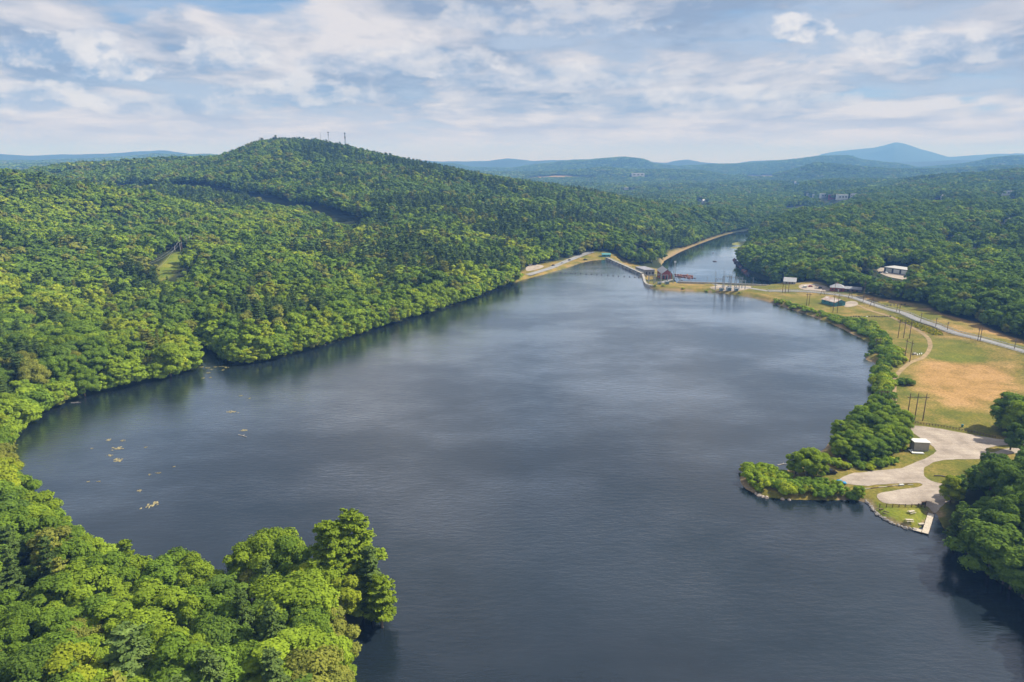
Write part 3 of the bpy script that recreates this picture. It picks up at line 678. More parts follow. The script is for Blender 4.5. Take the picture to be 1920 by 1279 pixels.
# colour of each tree
TINTS = {'yellow-green': (.118, .166, .020), 'bright green': (.090, .148, .020), 'mid green': (.062, .115, .020), 'dark green': (.053, .100, .023), 'olive green': (.088, .112, .030), 'blue-green': (.056, .098, .036), 'deep green': (.046, .083, .029)}
TN = list(TINTS); TV = np.array([TINTS[k] for k in TN]) * np.array([2.35, 1.98, 1.40])
cn = fbm(TX / 45. + 50, TY / 45. + 20, 3) + rng.normal(size=len(TX)) * .12 - .10 * ((px_t > 1300) & (TD > 450)) - .07 * ((px_t > 380) & (TD > 900)) - .07 * (TD > 1190) + .03 * ((px_t < 700) & (TD < 700))  # beyond the near ridge, haze and shade are put into a darker tint
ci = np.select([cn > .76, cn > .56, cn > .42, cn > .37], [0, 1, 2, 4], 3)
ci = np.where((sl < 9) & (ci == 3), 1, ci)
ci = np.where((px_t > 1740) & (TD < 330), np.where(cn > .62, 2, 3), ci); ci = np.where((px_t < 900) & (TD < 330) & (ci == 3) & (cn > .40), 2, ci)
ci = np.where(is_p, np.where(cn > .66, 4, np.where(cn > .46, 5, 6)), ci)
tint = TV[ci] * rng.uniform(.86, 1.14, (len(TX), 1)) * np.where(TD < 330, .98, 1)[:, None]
rotz = rng.uniform(0, 6.283, len(TX)); wid = np.exp(rng.normal(.17, .18, len(TX)))
def view_line(line, Dmax=None, back=900, hmin=5.0):
    # crowns that stand before a place seen in the photo stay below the line where it shows
    lx = np.array([p[0] for p in line], float); ly = np.array([p[1] for p in line], float)
    Dl = np.array([math.hypot(*PG2(*p)) for p in line]) if Dmax is None else np.full(len(lx), Dmax)
    for i in np.where((px_t > lx[0]) & (px_t < lx[-1]))[0]:
        Dm = np.interp(px_t[i], lx, Dl)
        if not (Dm - back < TD[i] < Dm): continue
        lim = np.interp(px_t[i], lx, ly)
        if TD[i] > 1900 and proj((TX[i], TY[i], TZ[i] + 15))[1] < lim: TH_[i] = 1
        for _ in range(12):
            if TH_[i] > 2 and proj((TX[i], TY[i], TZ[i] + TH_[i]))[1] < lim: TH_[i] *= .9
            else: break
        if TH_[i] < hmin: TH_[i] = 1
VIEWS = [([(262, 525), (278, 525), (300, 526), (322, 519), (339, 499), (354, 482), (360, 477)], 300), ([(1634, 507), (1660, 516), (1700, 525), (1745, 527)], 260), ([(1789, 450), (1820, 450)], 260), ([(1889, 420), (1912, 420)], 260), ([(1843, 464), (1862, 466)], 120), ([(1844, 480), (1866, 481)], 120)]
for px, py, wd, hh in FAR_HOUSES:
    hw = max(11, wd * F / 2500 * .55 + 7 if wd < 50 else 22); VIEWS.append(([(px - hw, py + .3), (px + hw, py + .3)], 1500))
VIEWS.append(([(1476, 389.5), (1526, 389)], 500))
for v_, bk in VIEWS: view_line(v_, None, bk)
view_line([(1536, 411), (1562, 410)], 1900, 500)
# the hill keeps the outline it has against the sky
clamp([(-40, 313), (0, 313), (60, 317), (110, 333), (130, 322), (200, 312), (300, 303), (400, 293), (440, 279), (480, 263), (520, 257), (600, 263), (640, 271), (700, 286), (800, 306), (900, 326), (1000, 341), (1080, 351), (1180, 371), (1300, 388), (1310, 388)], (px_t < 1305) & (TD > 1000) & (TD < 2600))
dk = np.hypot(TX - P(1742, 980)[0], TY - P(1742, 980)[1]); TH_[dk < 20] *= .55
for i in np.where((TD < 235) & (px_t < 900))[0]:
    u_, v_, _ = proj((TX[i], TY[i], TZ[i] + TH_[i] * .6))
    if (u_ > 640 and v_ > 1140) or u_ > 700: TH_[i] = 1
# young growth on the near side of the cut line, so that its shaded far edge shows
dc = dist_line(CORR, TX, TY, False); cd_ = np.interp(px_t, [215, 300, 370, 450, 540, 600, 665], [1580, 1490, 1400, 1300, 1160, 1060, 965])
fr_ = (dc < 75) & (TD < cd_) & (px_t > 205) & (px_t < 670); TH_[fr_] *= np.clip(.42 + dc[fr_] / 130, .4, 1); TH_[(dc < 45) & (TD > cd_)] *= 1.15
kp = TH_ > 4.0
TX, TY, TZ, TD, TH_, is_p, is_e, sl, sr, px_t, ci, tint, rotz, wid = (a[kp] for a in (TX, TY, TZ, TD, TH_, is_p, is_e, sl, sr, px_t, ci, tint, rotz, wid))
# ---- special trees read off the photo: (top px, py, kind, height, colour)
SPECIAL = [(612, 985, 'p', 26, 1, 'tall feathery light green pine, left of the pair at the tip of the near point'), (655, 966, 'p', 27, 1, 'tallest pine at the tip of the near wooded point, light green and feathery'),
           (690, 1030, 'p', 22, 5, 'dark green pine on the right flank of the near point, beside the tallest pines'), (712, 1085, 'p', 17, 1, 'leaning pine with feathery boughs at the outermost right edge of the near point'),
           (470, 1062, 'b', 13, 4, 'pale grey-green rounded tree standing by the water left of the point\'s tall pines'), (455, 1016, 'b', 19, 1, 'thin-topped broadleaf tree behind the pale rounded tree on the near point'),
           (508, 992, 'b', 21, 1, 'tall bright green broadleaf tree in the middle of the near point\'s shore row'), (540, 1006, 'b', 20, 2, 'mid green broadleaf tree left of the dark gap on the near point'),
           (640, 1075, 'b', 17, 0, 'yellow-green broadleaf tree under the tallest pines of the near point'), (325, 1034, 'b', 17, 2, 'rounded mid green broadleaf tree at the inner end of the small bay'),
           (232, 1016, 'p', 18, 1, 'slim light green pine between the left slope and the small bay'), (80, 1000, 'p', 21, 4, 'rusty olive pine with bronze boughs on the near left slope'), (105, 1050, 'p', 19, 4, 'bronze tinged pine below the rusty olive pine on the near left slope'),
           (1905, 790, 'e', 13, 3, 'dark green tree alone at the right frame edge between field and gravel lot'), (1790, 892, 'e', 11, 0, 'yellow-green leaning tree at the upper left of the right-hand wood, by the lot'),
           (1800, 958, 'p', 14, 6, 'dark pine whose boughs overhang the boat ramp')]
spec_pos = []
for px, py, k, H, c, lab in SPECIAL:
    x, y = P(px, py, 3 + H)
    for _ in range(6): x, y = P(px, py, g1(x, y) + H)
    spec_pos.append((x, y, g1(x, y)))
kp = np.ones(len(TX), bool)
for (x, y, z), s_ in zip(spec_pos, SPECIAL): kp &= (TX - x) ** 2 + (TY - y) ** 2 > 3.6 ** 2
TX, TY, TZ, TD, TH_, is_p, is_e, sl, sr, px_t, ci, tint, rotz, wid = (a[kp] for a in (TX, TY, TZ, TD, TH_, is_p, is_e, sl, sr, px_t, ci, tint, rotz, wid))
# ---- nearest ones become individuals
pu, pvv, pd = np.array([proj((x, y, z + h * .7)) for x, y, z, h in zip(TX, TY, TZ, TH_)]).T
vis = (pu > -60) & (pu < 1980) & (pvv < 1320) & (pd > 0)
size = TH_ / pd * vis
indiv = np.zeros(len(TX), bool)
bi = np.where(~is_p)[0]; bi = bi[np.argsort(-size[bi])][:278]; indiv[bi] = True
pi_ = np.where(is_p)[0]; pi_ = pi_[np.argsort(-size[pi_])][:170]; indiv[pi_[size[pi_] > 0]] = True
def add_tree(kind, x, y, z, H, tint_, rz, wd, label, group, var):
    pine = kind == 'p'; K_ = {'p': HI_P, 'b': HI_B, 'e': HI_E}[kind]; crown, trunk = K_[var % len(K_)]
    t = thing('pine_tree' if pine else 'broadleaf_tree', label, 'pine tree' if pine else 'tree', (x, y, z - .2), rz, group)
    s = H / {'p': 24, 'b': 17.5, 'e': 13.5}[kind]; t.scale = (s * wd, s * wd, s)
    o = link(bpy.data.objects.new('crown', crown), t); o.color = (*tint_, 1)
    link(bpy.data.objects.new('trunk', trunk), t)
    return t
for i, ((px, py, k, H, c, lab), (x, y, z)) in enumerate(zip(SPECIAL, spec_pos)):
    add_tree(k, x, y, z, H, TV[c] * (1.15 if c == 4 else .82 if k == 'p' else .92), i * 1.3, 1.45 if k == 'p' and i < 4 else 1.15, lab, None, i)
ORD = lambda n: '%d%s' % (n, {1: 'st', 2: 'nd', 3: 'rd'}.get(n % 10 if n % 100 not in (11, 12, 13) else 0, 'th'))
# one label each: look, wood, band of the wood counted from the picture's foot or the shore, and rank in that band from the left
ids = np.where(indiv)[0]; zones = {}
for i in ids:
    u, v = pu[i], pvv[i]
    if u > 1350: zn = 'right-hand wood'
    elif v > 900 and u > 400: zn = 'near wooded point'
    elif v > 860: zn = 'near left wood'
    else: zn = 'far bank at left'
    zones.setdefault((zn, bool(is_p[i])), []).append(i)
for (zn, pine), lst in zones.items():
    lst.sort(key=lambda i: -pvv[i]); per = max(6, int(math.sqrt(len(lst)) * 1.35)); rows = [lst[k:k + per] for k in range(0, len(lst), per)]
    for r_, row in enumerate(rows):
        row.sort(key=lambda i: pu[i])
        for k, i in enumerate(row):
            look = TN[ci[i]] + (' tall' if TH_[i] > (22 if pine else 17) else ' small' if TH_[i] < (17 if pine else 12) else '')
            if len(lst) < 7: lab = '%s %s in the %s, %s from the left' % (look, 'pine' if pine else 'broadleaf tree', zn, ORD(k + 1))
            else: lab = '%s %s in the %s, %s row up, %s from left' % (look, 'pine' if pine else 'broadleaf', zn, ORD(r_ + 1), ORD(k + 1))
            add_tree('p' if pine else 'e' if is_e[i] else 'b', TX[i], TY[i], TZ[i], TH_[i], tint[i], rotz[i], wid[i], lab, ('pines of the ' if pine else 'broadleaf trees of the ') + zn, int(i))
# ---- the rest of the wood
rest = np.where(~indiv)[0]
lodn = np.select([TD < 620, TD < 1900], [0, 1], 2)
kidx = np.zeros(len(TX), int)
for L_, nm_ in enumerate(('mid', 'lo', 'far')):
    for kk, flag in (('b', ~is_p & ~is_e), ('p', is_p), ('e', is_e)):
        m_ = (lodn == L_) & flag; kidx[m_] = np.array(KB[(kk, nm_)])[rng.integers(0, len(KB[(kk, nm_)]), m_.sum())]
sc = np.where((lodn == 2), np.where(TD > 4300, 1.45, 1.0), TH_ / np.where(is_p, 23, np.where(is_e, 13.5, 17.5)))
scl = np.stack([sc * wid, sc * wid, np.where(lodn == 2, np.where(TD > 4300, .95, .9 + .3 * rng.random(len(TX))), sc)], -1)
me = bpy.data.meshes.new('forest'); me.vertices.add(len(rest)); me.vertices.foreach_set('co', np.stack([TX[rest], TY[rest], TZ[rest] - .3], -1).astype(np.float32).ravel())
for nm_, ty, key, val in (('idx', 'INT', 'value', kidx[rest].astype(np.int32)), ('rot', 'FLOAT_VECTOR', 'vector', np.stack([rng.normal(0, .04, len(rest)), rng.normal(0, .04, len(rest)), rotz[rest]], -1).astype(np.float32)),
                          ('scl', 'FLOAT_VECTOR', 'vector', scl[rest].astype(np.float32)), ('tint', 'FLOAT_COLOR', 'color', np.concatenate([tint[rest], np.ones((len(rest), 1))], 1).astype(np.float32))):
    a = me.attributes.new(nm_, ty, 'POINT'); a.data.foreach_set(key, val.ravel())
fo = tag(link(bpy.data.objects.new('forest', me)), kind='stuff')
ng = bpy.data.node_groups.new('forest', 'GeometryNodeTree'); ng.interface.new_socket('Geometry', in_out='INPUT', socket_type='NodeSocketGeometry'); ng.interface.new_socket('Geometry', in_out='OUTPUT', socket_type='NodeSocketGeometry')
gi, go = ng.nodes.new('NodeGroupInput'), ng.nodes.new('NodeGroupOutput'); ip = ng.nodes.new('GeometryNodeInstanceOnPoints'); ci_ = ng.nodes.new('GeometryNodeCollectionInfo')
ci_.inputs['Collection'].default_value = FC; ci_.inputs['Separate Children'].default_value = True; ci_.inputs['Reset Children'].default_value = True
def named(nm_, ty):
    n_ = ng.nodes.new('GeometryNodeInputNamedAttribute'); n_.data_type = ty; n_.inputs['Name'].default_value = nm_; return n_.outputs['Attribute']
ng.links.new(gi.outputs[0], ip.inputs['Points']); ng.links.new(ci_.outputs[0], ip.inputs['Instance']); ip.inputs['Pick Instance'].default_value = True
ng.links.new(named('idx', 'INT'), ip.inputs['Instance Index']); ng.links.new(named('scl', 'FLOAT_VECTOR'), ip.inputs['Scale'])
e2r = ng.nodes.new('FunctionNodeEulerToRotation'); ng.links.new(named('rot', 'FLOAT_VECTOR'), e2r.inputs[0]); ng.links.new(e2r.outputs[0], ip.inputs['Rotation'])
ng.links.new(ip.outputs[0], go.inputs[0])
fo.modifiers.new('forest', 'NODES').node_group = ng
print('TREES', n_shore, len(TX), 'individual', int(indiv.sum()), 'pines', int(is_p[indiv].sum()))

# ------------------------------------------------------------------ shrubs along the right-hand shore
def shrub(x, y, H, wd, tint_, label, group, var, z=None):
    o = link(bpy.data.objects.new('shrub', SHR[var % 5])); o.location = (x, y, (g1(x, y) if z is None else z) - .15); s = H / 4.0
    o.scale = (s * wd, s * wd, s); o.rotation_euler = (0, 0, var * 2.1); o.color = (*tint_, 1)
    return tag(o, label, 'shrub', group)
def fill(poly, sp):
    lo, hi_ = poly.min(0), poly.max(0); X, Y = np.meshgrid(np.arange(lo[0], hi_[0], sp), np.arange(lo[1], hi_[1], sp * .9)); X = X + rng.uniform(-.4, .4, X.shape) * sp; Y = Y + rng.uniform(-.4, .4, Y.shape) * sp
    m_ = inside(poly, X, Y); return X[m_], Y[m_]
CAR = PG2(1573, 909)
def thicket(poly, sp, h0, h1, wd, pal, where, group, tree=False, look='shrub'):
    x, y = fill(poly, sp); o_ = np.argsort(-np.hypot(x, y)); 
    for k, i in enumerate(o_[::-1]):
        c = pal[int(rng.integers(len(pal)))]; H = rng.uniform(h0 * .8, h1); z = g1(x[i], y[i])
        if math.hypot(x[i] - CAR[0], y[i] - CAR[1]) < 4.2 or (abs(x[i] - CAR[0]) < 2.6 and 0 < CAR[1] - y[i] < 8): H = min(H, 1.5)
        lab = '%s %s in the %s, %s from its near end' % (TN[c], look, where, ORD(k + 1))
        if tree: add_tree('e', x[i], y[i], z, H, TV[c] * rng.uniform(.85, 1.15), rng.uniform(0, 6), wd * rng.uniform(1.0, 1.3), lab, group, int(rng.integers(7)))
        else: shrub(x[i], y[i], H, wd * rng.uniform(.75, 1.2), TV[c] * rng.uniform(.95, 1.3), lab, group, int(rng.integers(5)))
thicket(GP([(1577, 609), (1590, 600), (1640, 612), (1660, 636), (1680, 654), (1694, 682), (1682, 692), (1650, 690), (1648, 660), (1632, 640), (1598, 622)]), 4.6, 3.4, 5.8, 1.2, [1, 2, 0, 2], 'thicket along the curving far shore', 'shrubs of the shore thicket')
thicket(GP([(1640, 692), (1676, 694), (1668, 715), (1664, 735), (1662, 762), (1628, 764), (1642, 740), (1640, 715)]), 4.2, 3.2, 5.6, 1.15, [1, 2, 1, 0], 'shore thicket beside the dirt track', 'shrubs of the shore thicket')
thicket(GP([(1440, 560), (1500, 574), (1580, 597), (1580, 610), (1535, 596), (1490, 581), (1440, 565)]), 4.3, 1.8, 3.0, 1.6, [0, 1, 2, 1], 'low hedge along the far shore', 'low shrubs along the far shore')
thicket(GP([(1212, 540), (1330, 544), (1390, 549), (1440, 560), (1440, 564), (1390, 553), (1330, 547), (1214, 543)]), 9, .9, 1.6, 2.2, [0, 1, 2], 'green fringe of the grassy spit', 'low shrubs on the spit')
thicket(GP([(1560, 832), (1590, 798), (1622, 772), (1668, 768), (1702, 802), (1700, 845), (1660, 864), (1600, 870), (1562, 866)]), 4.3, 6.0, 10.0, 1.15, [1, 2, 3, 1, 2], 'lakeside grove', 'small trees of the shore grove', True, 'small tree')
thicket(GP([(1552, 868), (1600, 872), (1690, 862), (1694, 868), (1640, 880), (1556, 884)]), 3.2, 2.2, 3.6, 1.25, [1, 0, 2], 'grove edge beside the gravel', 'shrubs under the grove')
thicket(GP([(1392, 886), (1420, 880), (1468, 895), (1490, 910), (1430, 926), (1394, 910)]), 3.1, 2.4, 4.0, 1.25, [0, 1, 1], 'launch point tip thicket', 'shrubs on the launch point')
thicket(GP([(1470, 908), (1520, 903), (1560, 912), (1600, 916), (1618, 934), (1550, 936), (1480, 934), (1430, 927)]), 3.2, 2.4, 4.2, 1.2, [1, 2, 2, 0], 'launch point near edge thicket', 'shrubs on the launch point')
x, y, z = PG(1513, 891)
for k, (dx, dy, H) in enumerate(((0, 0, 11.5), (-4.2, .8, 9.5), (4.0, .4, 9.8))):
    add_tree('e', x + dx, y + dy, z, H, TV[1] * .95, k * 2, 1.5, ['broad round yellowish tree by the black pickup, middle stem', 'left stem of the round tree by the black pickup', 'right stem of the round tree, nearest the black pickup'][k], 'stems of the round tree', k + 2)
x, y, z = PG(1610, 936)
add_tree('e', x, y, z, 5.6, TV[1], 1, 1.35, 'rounded bright tree at the right end of the launch point thicket', None, 4)
x, y, z = PG(1697, 722)
for k, (dx, dy, H) in enumerate(((0, 0, 4.2), (-2.8, 1, 3.6), (2.8, .6, 3.6), (0, 3, 3.8))): shrub(x + dx, y + dy, H, 1.1, TV[2], ['front middle stem', 'left stem', 'right stem', 'rear stem'][k] + ' of the lone round bush on the dry field', 'lone round bush', k)
for k, (px, py, H) in enumerate(((1625, 670, 2.8), (1632, 668, 3.2), (1640, 667, 3.0), (1648, 666, 2.6))): 
    x, y = P(px, py, .3); shrub(x, y, H, 1.0, TV[2], 'dark shrub on the tiny spit in the far shore, %s from its tip' % ORD(k + 1), 'shrubs on the tiny spit', k)
for k, (px, py, H, c) in enumerate(((1208, 494, 15, 1), (1195, 494, 13, 2), (1223, 492, 15, 1), (1184, 488, 12, 2), (1216, 488, 17, 0), (1200, 486, 16, 2), (1229, 486, 14, 1))):
    x, y, z = PG(px, py); add_tree('e', x, y, z, H, TV[c], k, 1.1, '%s tree of the clump between the dam and the river, %s from the left' % (TN[c], ORD([3, 2, 6, 1, 5, 4, 7][k])), 'clump of trees below the dam', k)
for k, (px, py, H) in enumerate(((1760, 575, 13), (1790, 588, 14))):
    x, y, z = PG(px, py); add_tree('e', x, y, z, H, TV[1] * 1.15, k, 1.2, ['light green tree standing out at the far field edge, left of two', 'light green tree standing out at the far field edge, right of two'][k], None, k)

print('SHRUBS', len([o for o in S.objects if o.name.startswith('shrub')]))
# ------------------------------------------------------------------ roads, gravel and tracks, laid on the ground
def strip(name, pxs, width, m, lift=.10, step=3.0, world=False):
    pts = [np.array(p[:2] if world else PG2(*p)) for p in pxs]
    P2 = []
    for i in range(len(pts) - 1):                 # Catmull-Rom through the points
        p0, p1, p2, p3 = pts[max(i - 1, 0)], pts[i], pts[i + 1], pts[min(i + 2, len(pts) - 1)]
        k = max(2, int(np.linalg.norm(p2 - p1) / step))
        for j in range(k):
            t = j / k; P2.append(.5 * (2 * p1 + (p2 - p0) * t + (2 * p0 - 5 * p1 + 4 * p2 - p3) * t * t + (3 * p1 - p0 - 3 * p2 + p3) * t ** 3))
    P2.append(pts[-1]); P2 = np.array(P2)
    T = np.gradient(P2, axis=0); T /= np.linalg.norm(T, axis=1)[:, None] + 1e-9; Nn = np.stack([-T[:, 1], T[:, 0]], 1)
    V, Fq = [], []
    offs = np.linspace(-.5, .5, 5) * width
    for k, o_ in enumerate(offs):
        j = (fbm(P2[:, 0] / 3 + k, P2[:, 1] / 3, 2) - .5) * (width * .22 if m is MT['dirt'] else .3) if k in (0, 4) else 0
        q_ = P2 + Nn * (o_ + j)[:, None] if isinstance(j, np.ndarray) else P2 + Nn * o_
        V.append(np.stack([q_[:, 0], q_[:, 1], ground(q_[:, 0], q_[:, 1])], 1))
    V = np.array(V); n_ = len(P2)
    V[:, :, 2] = np.maximum(V[:, :, 2], V[2, :, 2] - .25) + lift
    q_ = np.arange(5 * n_).reshape(5, n_); quads = np.stack([q_[:-1, :-1], q_[:-1, 1:], q_[1:, 1:], q_[1:, :-1]], -1).reshape(-1, 4)[:, ::-1]
    o = link(bpy.data.objects.new(name, grid_mesh(name, V.reshape(-1, 3), quads, m))); tag(o, kind='structure'); return P2, Nn
RP, RN = strip('road', [(1440, 546), (1502, 546.5), (1547, 550), (1590, 556), (1620, 565), (1665, 580), (1715, 597), (1765, 615), (1830, 634), (1920, 659), (1990, 681)], 6.5, MT['asphalt'], .14)
strip('road', [(1240, 530), (1290, 531.5), (1340, 533), (1400, 540), (1440, 546)], 5, MT['asphalt'], .12)
strip('road', [(990, 516), (1012, 509), (1040, 499.5), (1062, 490), (1080, 483), (1096, 477), (1112, 472)], 7.5, MT['asphalt'], .12)
strip('path', [(1668, 790), (1676, 760), (1676, 717), (1684, 700), (1705, 681), (1732, 669), (1744, 650), (1739, 633), (1722, 620), (1690, 603), (1647, 587), (1615, 575), (1592, 566)], 2.6, MT['dirt'], .08)
def gsheet(name, pxs, m, lift, grid):
    poly = smooth_poly(GP(pxs), 2); j = (np.stack([fbm(poly[:, 0] / 2.5, poly[:, 1] / 2.5, 2), fbm(poly[:, 0] / 2.5 + 40, poly[:, 1] / 2.5, 2)], 1) - .5) * 1.2
    return tag(sheet(name, poly + j, lambda x, y: ground(x, y) + lift, m, grid), kind='structure')
gsheet('gravel_lot', [(1705, 796), (1776, 806), (1847, 820), (1900, 827), (1945, 829), (1945, 834), (1880, 834), (1841, 842), (1858, 850), (1890, 839), (1945, 838), (1945, 850), (1895, 849), (1862, 860), (1800, 862), (1765, 863), (1740, 870), (1729, 882),
                      (1735, 897), (1752, 905), (1790, 908), (1800, 925), (1775, 945), (1758, 960), (1747, 962), (1741, 948), (1700, 946), (1660, 945), (1645, 937), (1643, 929), (1660, 922), (1726, 914), (1731, 909), (1722, 905), (1690, 906), (1615, 912),
                      (1590, 908), (1568, 902), (1590, 889), (1627, 884), (1687, 880), (1722, 866), (1752, 852), (1756, 842), (1740, 832), (1722, 820), (1707, 808)], MT['gravel'], .10, 2.5)
gsheet('gravel_lot', [(1500, 533), (1530, 532), (1556, 539), (1556, 547), (1520, 546), (1496, 541)], MT['gravel'], .10, 4)
gsheet('gravel_lot', [(1328, 540), (1345, 535), (1405, 536), (1411, 540), (1385, 547), (1340, 544.5)], MT['gravel'], .10, 4)
gsheet('parking_lot', [(984, 503), (996, 496), (1016, 496.5), (1022, 501), (1000, 507), (988, 509)], MT['gravel'], .10, 4)
gsheet('parking_lot', [(1640, 503), (1660, 500), (1735, 509), (1750, 516), (1745, 527), (1700, 526), (1655, 517)], MT['gravel'], .10, 4)
gsheet('gravel_lot', [(1584, 566), (1602, 564), (1612, 570), (1598, 576), (1580, 576)], MT['gravel'], .09, 4)

# ------------------------------------------------------------------ paints
C_ = {}
def pm(key, *a, **k):
    if key not in C_: C_[key] = paint(key.replace('_', ' '), *a, **k)
    return C_[key]
wood = pm('weathered_wood', (.16, .105, .07), .4, 4, .9); palewood = pm('pale_boards', (.52, .45, .36), .3, 3, .85); white = pm('white_paint', (.68, .68, .66), .1, 1, .6)
grey = pm('grey_metal', (.42, .44, .46), .2, 1, .5, .3); dark = pm('dark_metal', (.06, .065, .07), .3, 2, .6); teal = pm('teal_cladding', (.07, .24, .26), .3, .5, .6); greyroof = pm('grey_roof', (.34, .34, .36), .25, .4, .8)
rustroof = pm('rusting_white_roof', (.62, .58, .54), .2, .35, .6, col2=(.40, .24, .16)); brick = pm('red_brick', (.34, .085, .06), .35, 1.5, .9); tan = pm('tan_block_wall', (.42, .37, .31), .15, 1, .9)
glass = pm('dark_glass', (.03, .04, .05), .2, 1, .1, 0, .6); redrock = pm('reddish_rock', (.28, .13, .09), .5, 1, .95); rock = pm('grey_rock', (.30, .27, .24), .5, 1.2, .95); darkrock = pm('dark_rock', (.12, .10, .10), .5, .8, .95)
tyre = pm('tyre', (.02, .02, .02), .2, 3, .9); conc = MT['concrete']; bluegrey = pm('bluish_gate_steel', (.20, .30, .34), .3, .6, .5); lightroof = pm('light_roof', (.55, .54, .53), .12, .3, .7); red = pm('red_paint', (.40, .05, .04), .2, 1, .5)

# ------------------------------------------------------------------ poles
def height_at(x, y, z, top_py):              # height whose top is seen at that row of the photo
    lo, hi_ = 0, 90
    for _ in range(30):
        m_ = (lo + hi_) / 2
        if proj((x, y, z + m_))[1] > top_py: lo = m_
        else: hi_ = m_
    return lo
def pole_frame(bases, label, name='pole_frame', cat='utility poles', arm=True, m=None, rad=.17, H=None, group=None):
    pts = [PG(b[0], b[1]) for b in bases]; c = np.mean(pts, 0); t = thing(name, label, cat, (c[0], c[1], min(p[2] for p in pts)), group=group)
    hs = [H or height_at(*p, b[2]) for p, b in zip(pts, bases)]; h = float(np.mean(hs)); m = m or wood
    loc = [Vector((p[0] - c[0], p[1] - c[1], p[2] - t.location.z)) for p in pts]
    for l in loc: MB().tube([l - Vector((0, 0, .4)), l + Vector((0, 0, h * .5)), l + Vector((0, 0, h))], [rad * 1.3, rad * 1.1, rad * .8], 8).build('pole', m, t)
    if arm:
        d = (loc[-1] - loc[0]).normalized() if len(loc) > 1 else Vector((.8, .6, 0)); ext = 1.4 if len(loc) > 1 else 1.1; z = Vector((0, 0, h * .86))
        a, b = loc[0] - d * ext + z, loc[-1] + d * ext + z
        MB().bar(a, b, .22, .28).build('crossarm', m, t)
        for k in range(3): q_ = a.lerp(b, (.06, .5, .94)[k]); MB().tube([q_ + Vector((0, 0, -.05)), q_ + Vector((0, 0, -.35)), q_ + Vector((0, 0, -.9))], [.05, .12, .09], 6).build('insulator', grey, t)
    return t
pole_frame([(1700, 789, 737), (1714.5, 789, 738), (1730, 789, 738)], 'tall three-pole wooden power structure standing nearest, just above the gravel lot', rad=.2)
pole_frame([(1683.5, 634, 599), (1694, 634, 599), (1705, 635, 600)], 'tall three-pole wooden power structure in mid field, inside the curve of the dirt track', rad=.2)
pole_frame([(1696, 675, 635), (1705.5, 679, 637)], 'two-pole wooden power structure between shore thicket and dirt track', rad=.2)
pole_frame([(1641, 658, 633), (1648, 658, 633)], 'slim two-pole power structure rising out of the shore thicket near the tiny spit', rad=.16)
pole_frame([(1651, 752, 732), (1661, 752, 732)], 'slim two-pole power structure in the thicket above the grove', rad=.16)
pole_frame([(1561.5, 586, 551), (1569.5, 587, 552)], 'two-pole wooden power structure in front of the teal shed', rad=.2)
pole_frame([(1512, 573, 549), (1516.5, 573, 549)], 'two-pole wooden power structure in the field left of the teal shed', rad=.2)
pole_frame([(1467, 549, 529), (1472, 550, 529), (1478, 549, 530)], 'dark three-pole power structure before the small white-roofed house', rad=.22)
for px, py, tp, lb in ((1618, 567, 525, 'tall single utility pole at the road right of the grey-roofed house'), (1565, 549, 528, 'single utility pole standing in front of the grey-roofed house'), (1681, 585, 570, 'single utility pole on the road embankment, left of a close pair'), (1686, 588, 572, 'single utility pole on the road embankment, right of a close pair'),
                       (1726, 604, 586, 'single utility pole on the field side where yellow weeds begin'), (1754, 614, 595, 'single utility pole beside the road above the yellow weeds'), (1776, 619, 603, 'short utility pole just right of the yellow weeds along the road'),
                       (1833, 639, 614, 'left one of twin utility poles on the embankment far right'), (1837.5, 640, 614, 'right one of twin utility poles on the embankment far right'), (1902, 654, 633, 'utility pole nearest the right frame edge on the embankment')):
    pole_frame([(px, py, tp)], lb, 'utility_pole', 'utility pole', rad=.16)
def a_frame(px, py, tp, lb):
    x, y, z = PG(px, py); h = height_at(x, y, z, tp); t = thing('pole_frame', lb, 'utility poles', (x, y, z))
    for s in (-1, 1): MB().tube([(s * 2.0, 0, -.4), (s * .25, 0, h)], [.2, .15], 7).build('pole', wood, t)
    MB().bar((-1.2, 0, h * .5), (1.2, 0, h * .5), .18).build('brace', wood, t)
a_frame(1542, 553, 541, 'small leaning A-shaped pole frame beside the road above the teal shed'); a_frame(1594, 560, 545, 'A-shaped pole frame on the road right of the teal shed'); a_frame(1635, 575, 559, 'A-shaped pole frame on the embankment between road and boulder row')
x, y, z = PG(1646, 506); t = thing('street_lamp', 'lamp post with pale head at the left end of the far parking lot', 'street lamp', (x, y, z))
MB().tube([(0, 0, 0), (0, 0, 6.6)], [.12, .08], 8).build('pole', grey, t); MB().box(-.2, 1.1, -.2, .2, 6.5, 6.75).build('lamp_head', white, t)
# power line cut on the left
pole_frame([(342.5, 479, 440)], 'tallest dark wooden pole at the top of the grassy power line cut', 'utility_pole', 'utility pole', rad=.32)
pole_frame([(339.5, 478, 455)], 'pale shorter pole leaning on the tallest dark pole in the power line cut', 'utility_pole', 'utility pole', False, pm('pale_pole', (.5, .46, .42), .2, 2, .9), .22)
pole_frame([(272.5, 519, 499), (273.6, 519, 499)], 'reddish twin pole at the lower left end of the power line cut', rad=.28, m=pm('reddish_pole', (.22, .09, .06), .3, 2, .9))
pole_frame([(298, 519, 505)], 'thin dark pole at the foot of the grassy power line cut', 'utility_pole', 'utility pole', rad=.2)
def wire(a, b, sag, lb, r=.06):
    a, b = Vector(a), Vector(b); pts = [a.lerp(b, k / 14) - Vector((0, 0, sag * 4 * (k / 14) * (1 - k / 14))) for k in range(15)]
    return tag(MB().tube(pts, r, 5).build('power_cable', grey), lb, 'cable', 'cables of the power line cut')
A3 = PG(342.5, 479); B3 = PG(298, 519); C3 = PG(273, 519)
hA = height_at(*A3, 441)
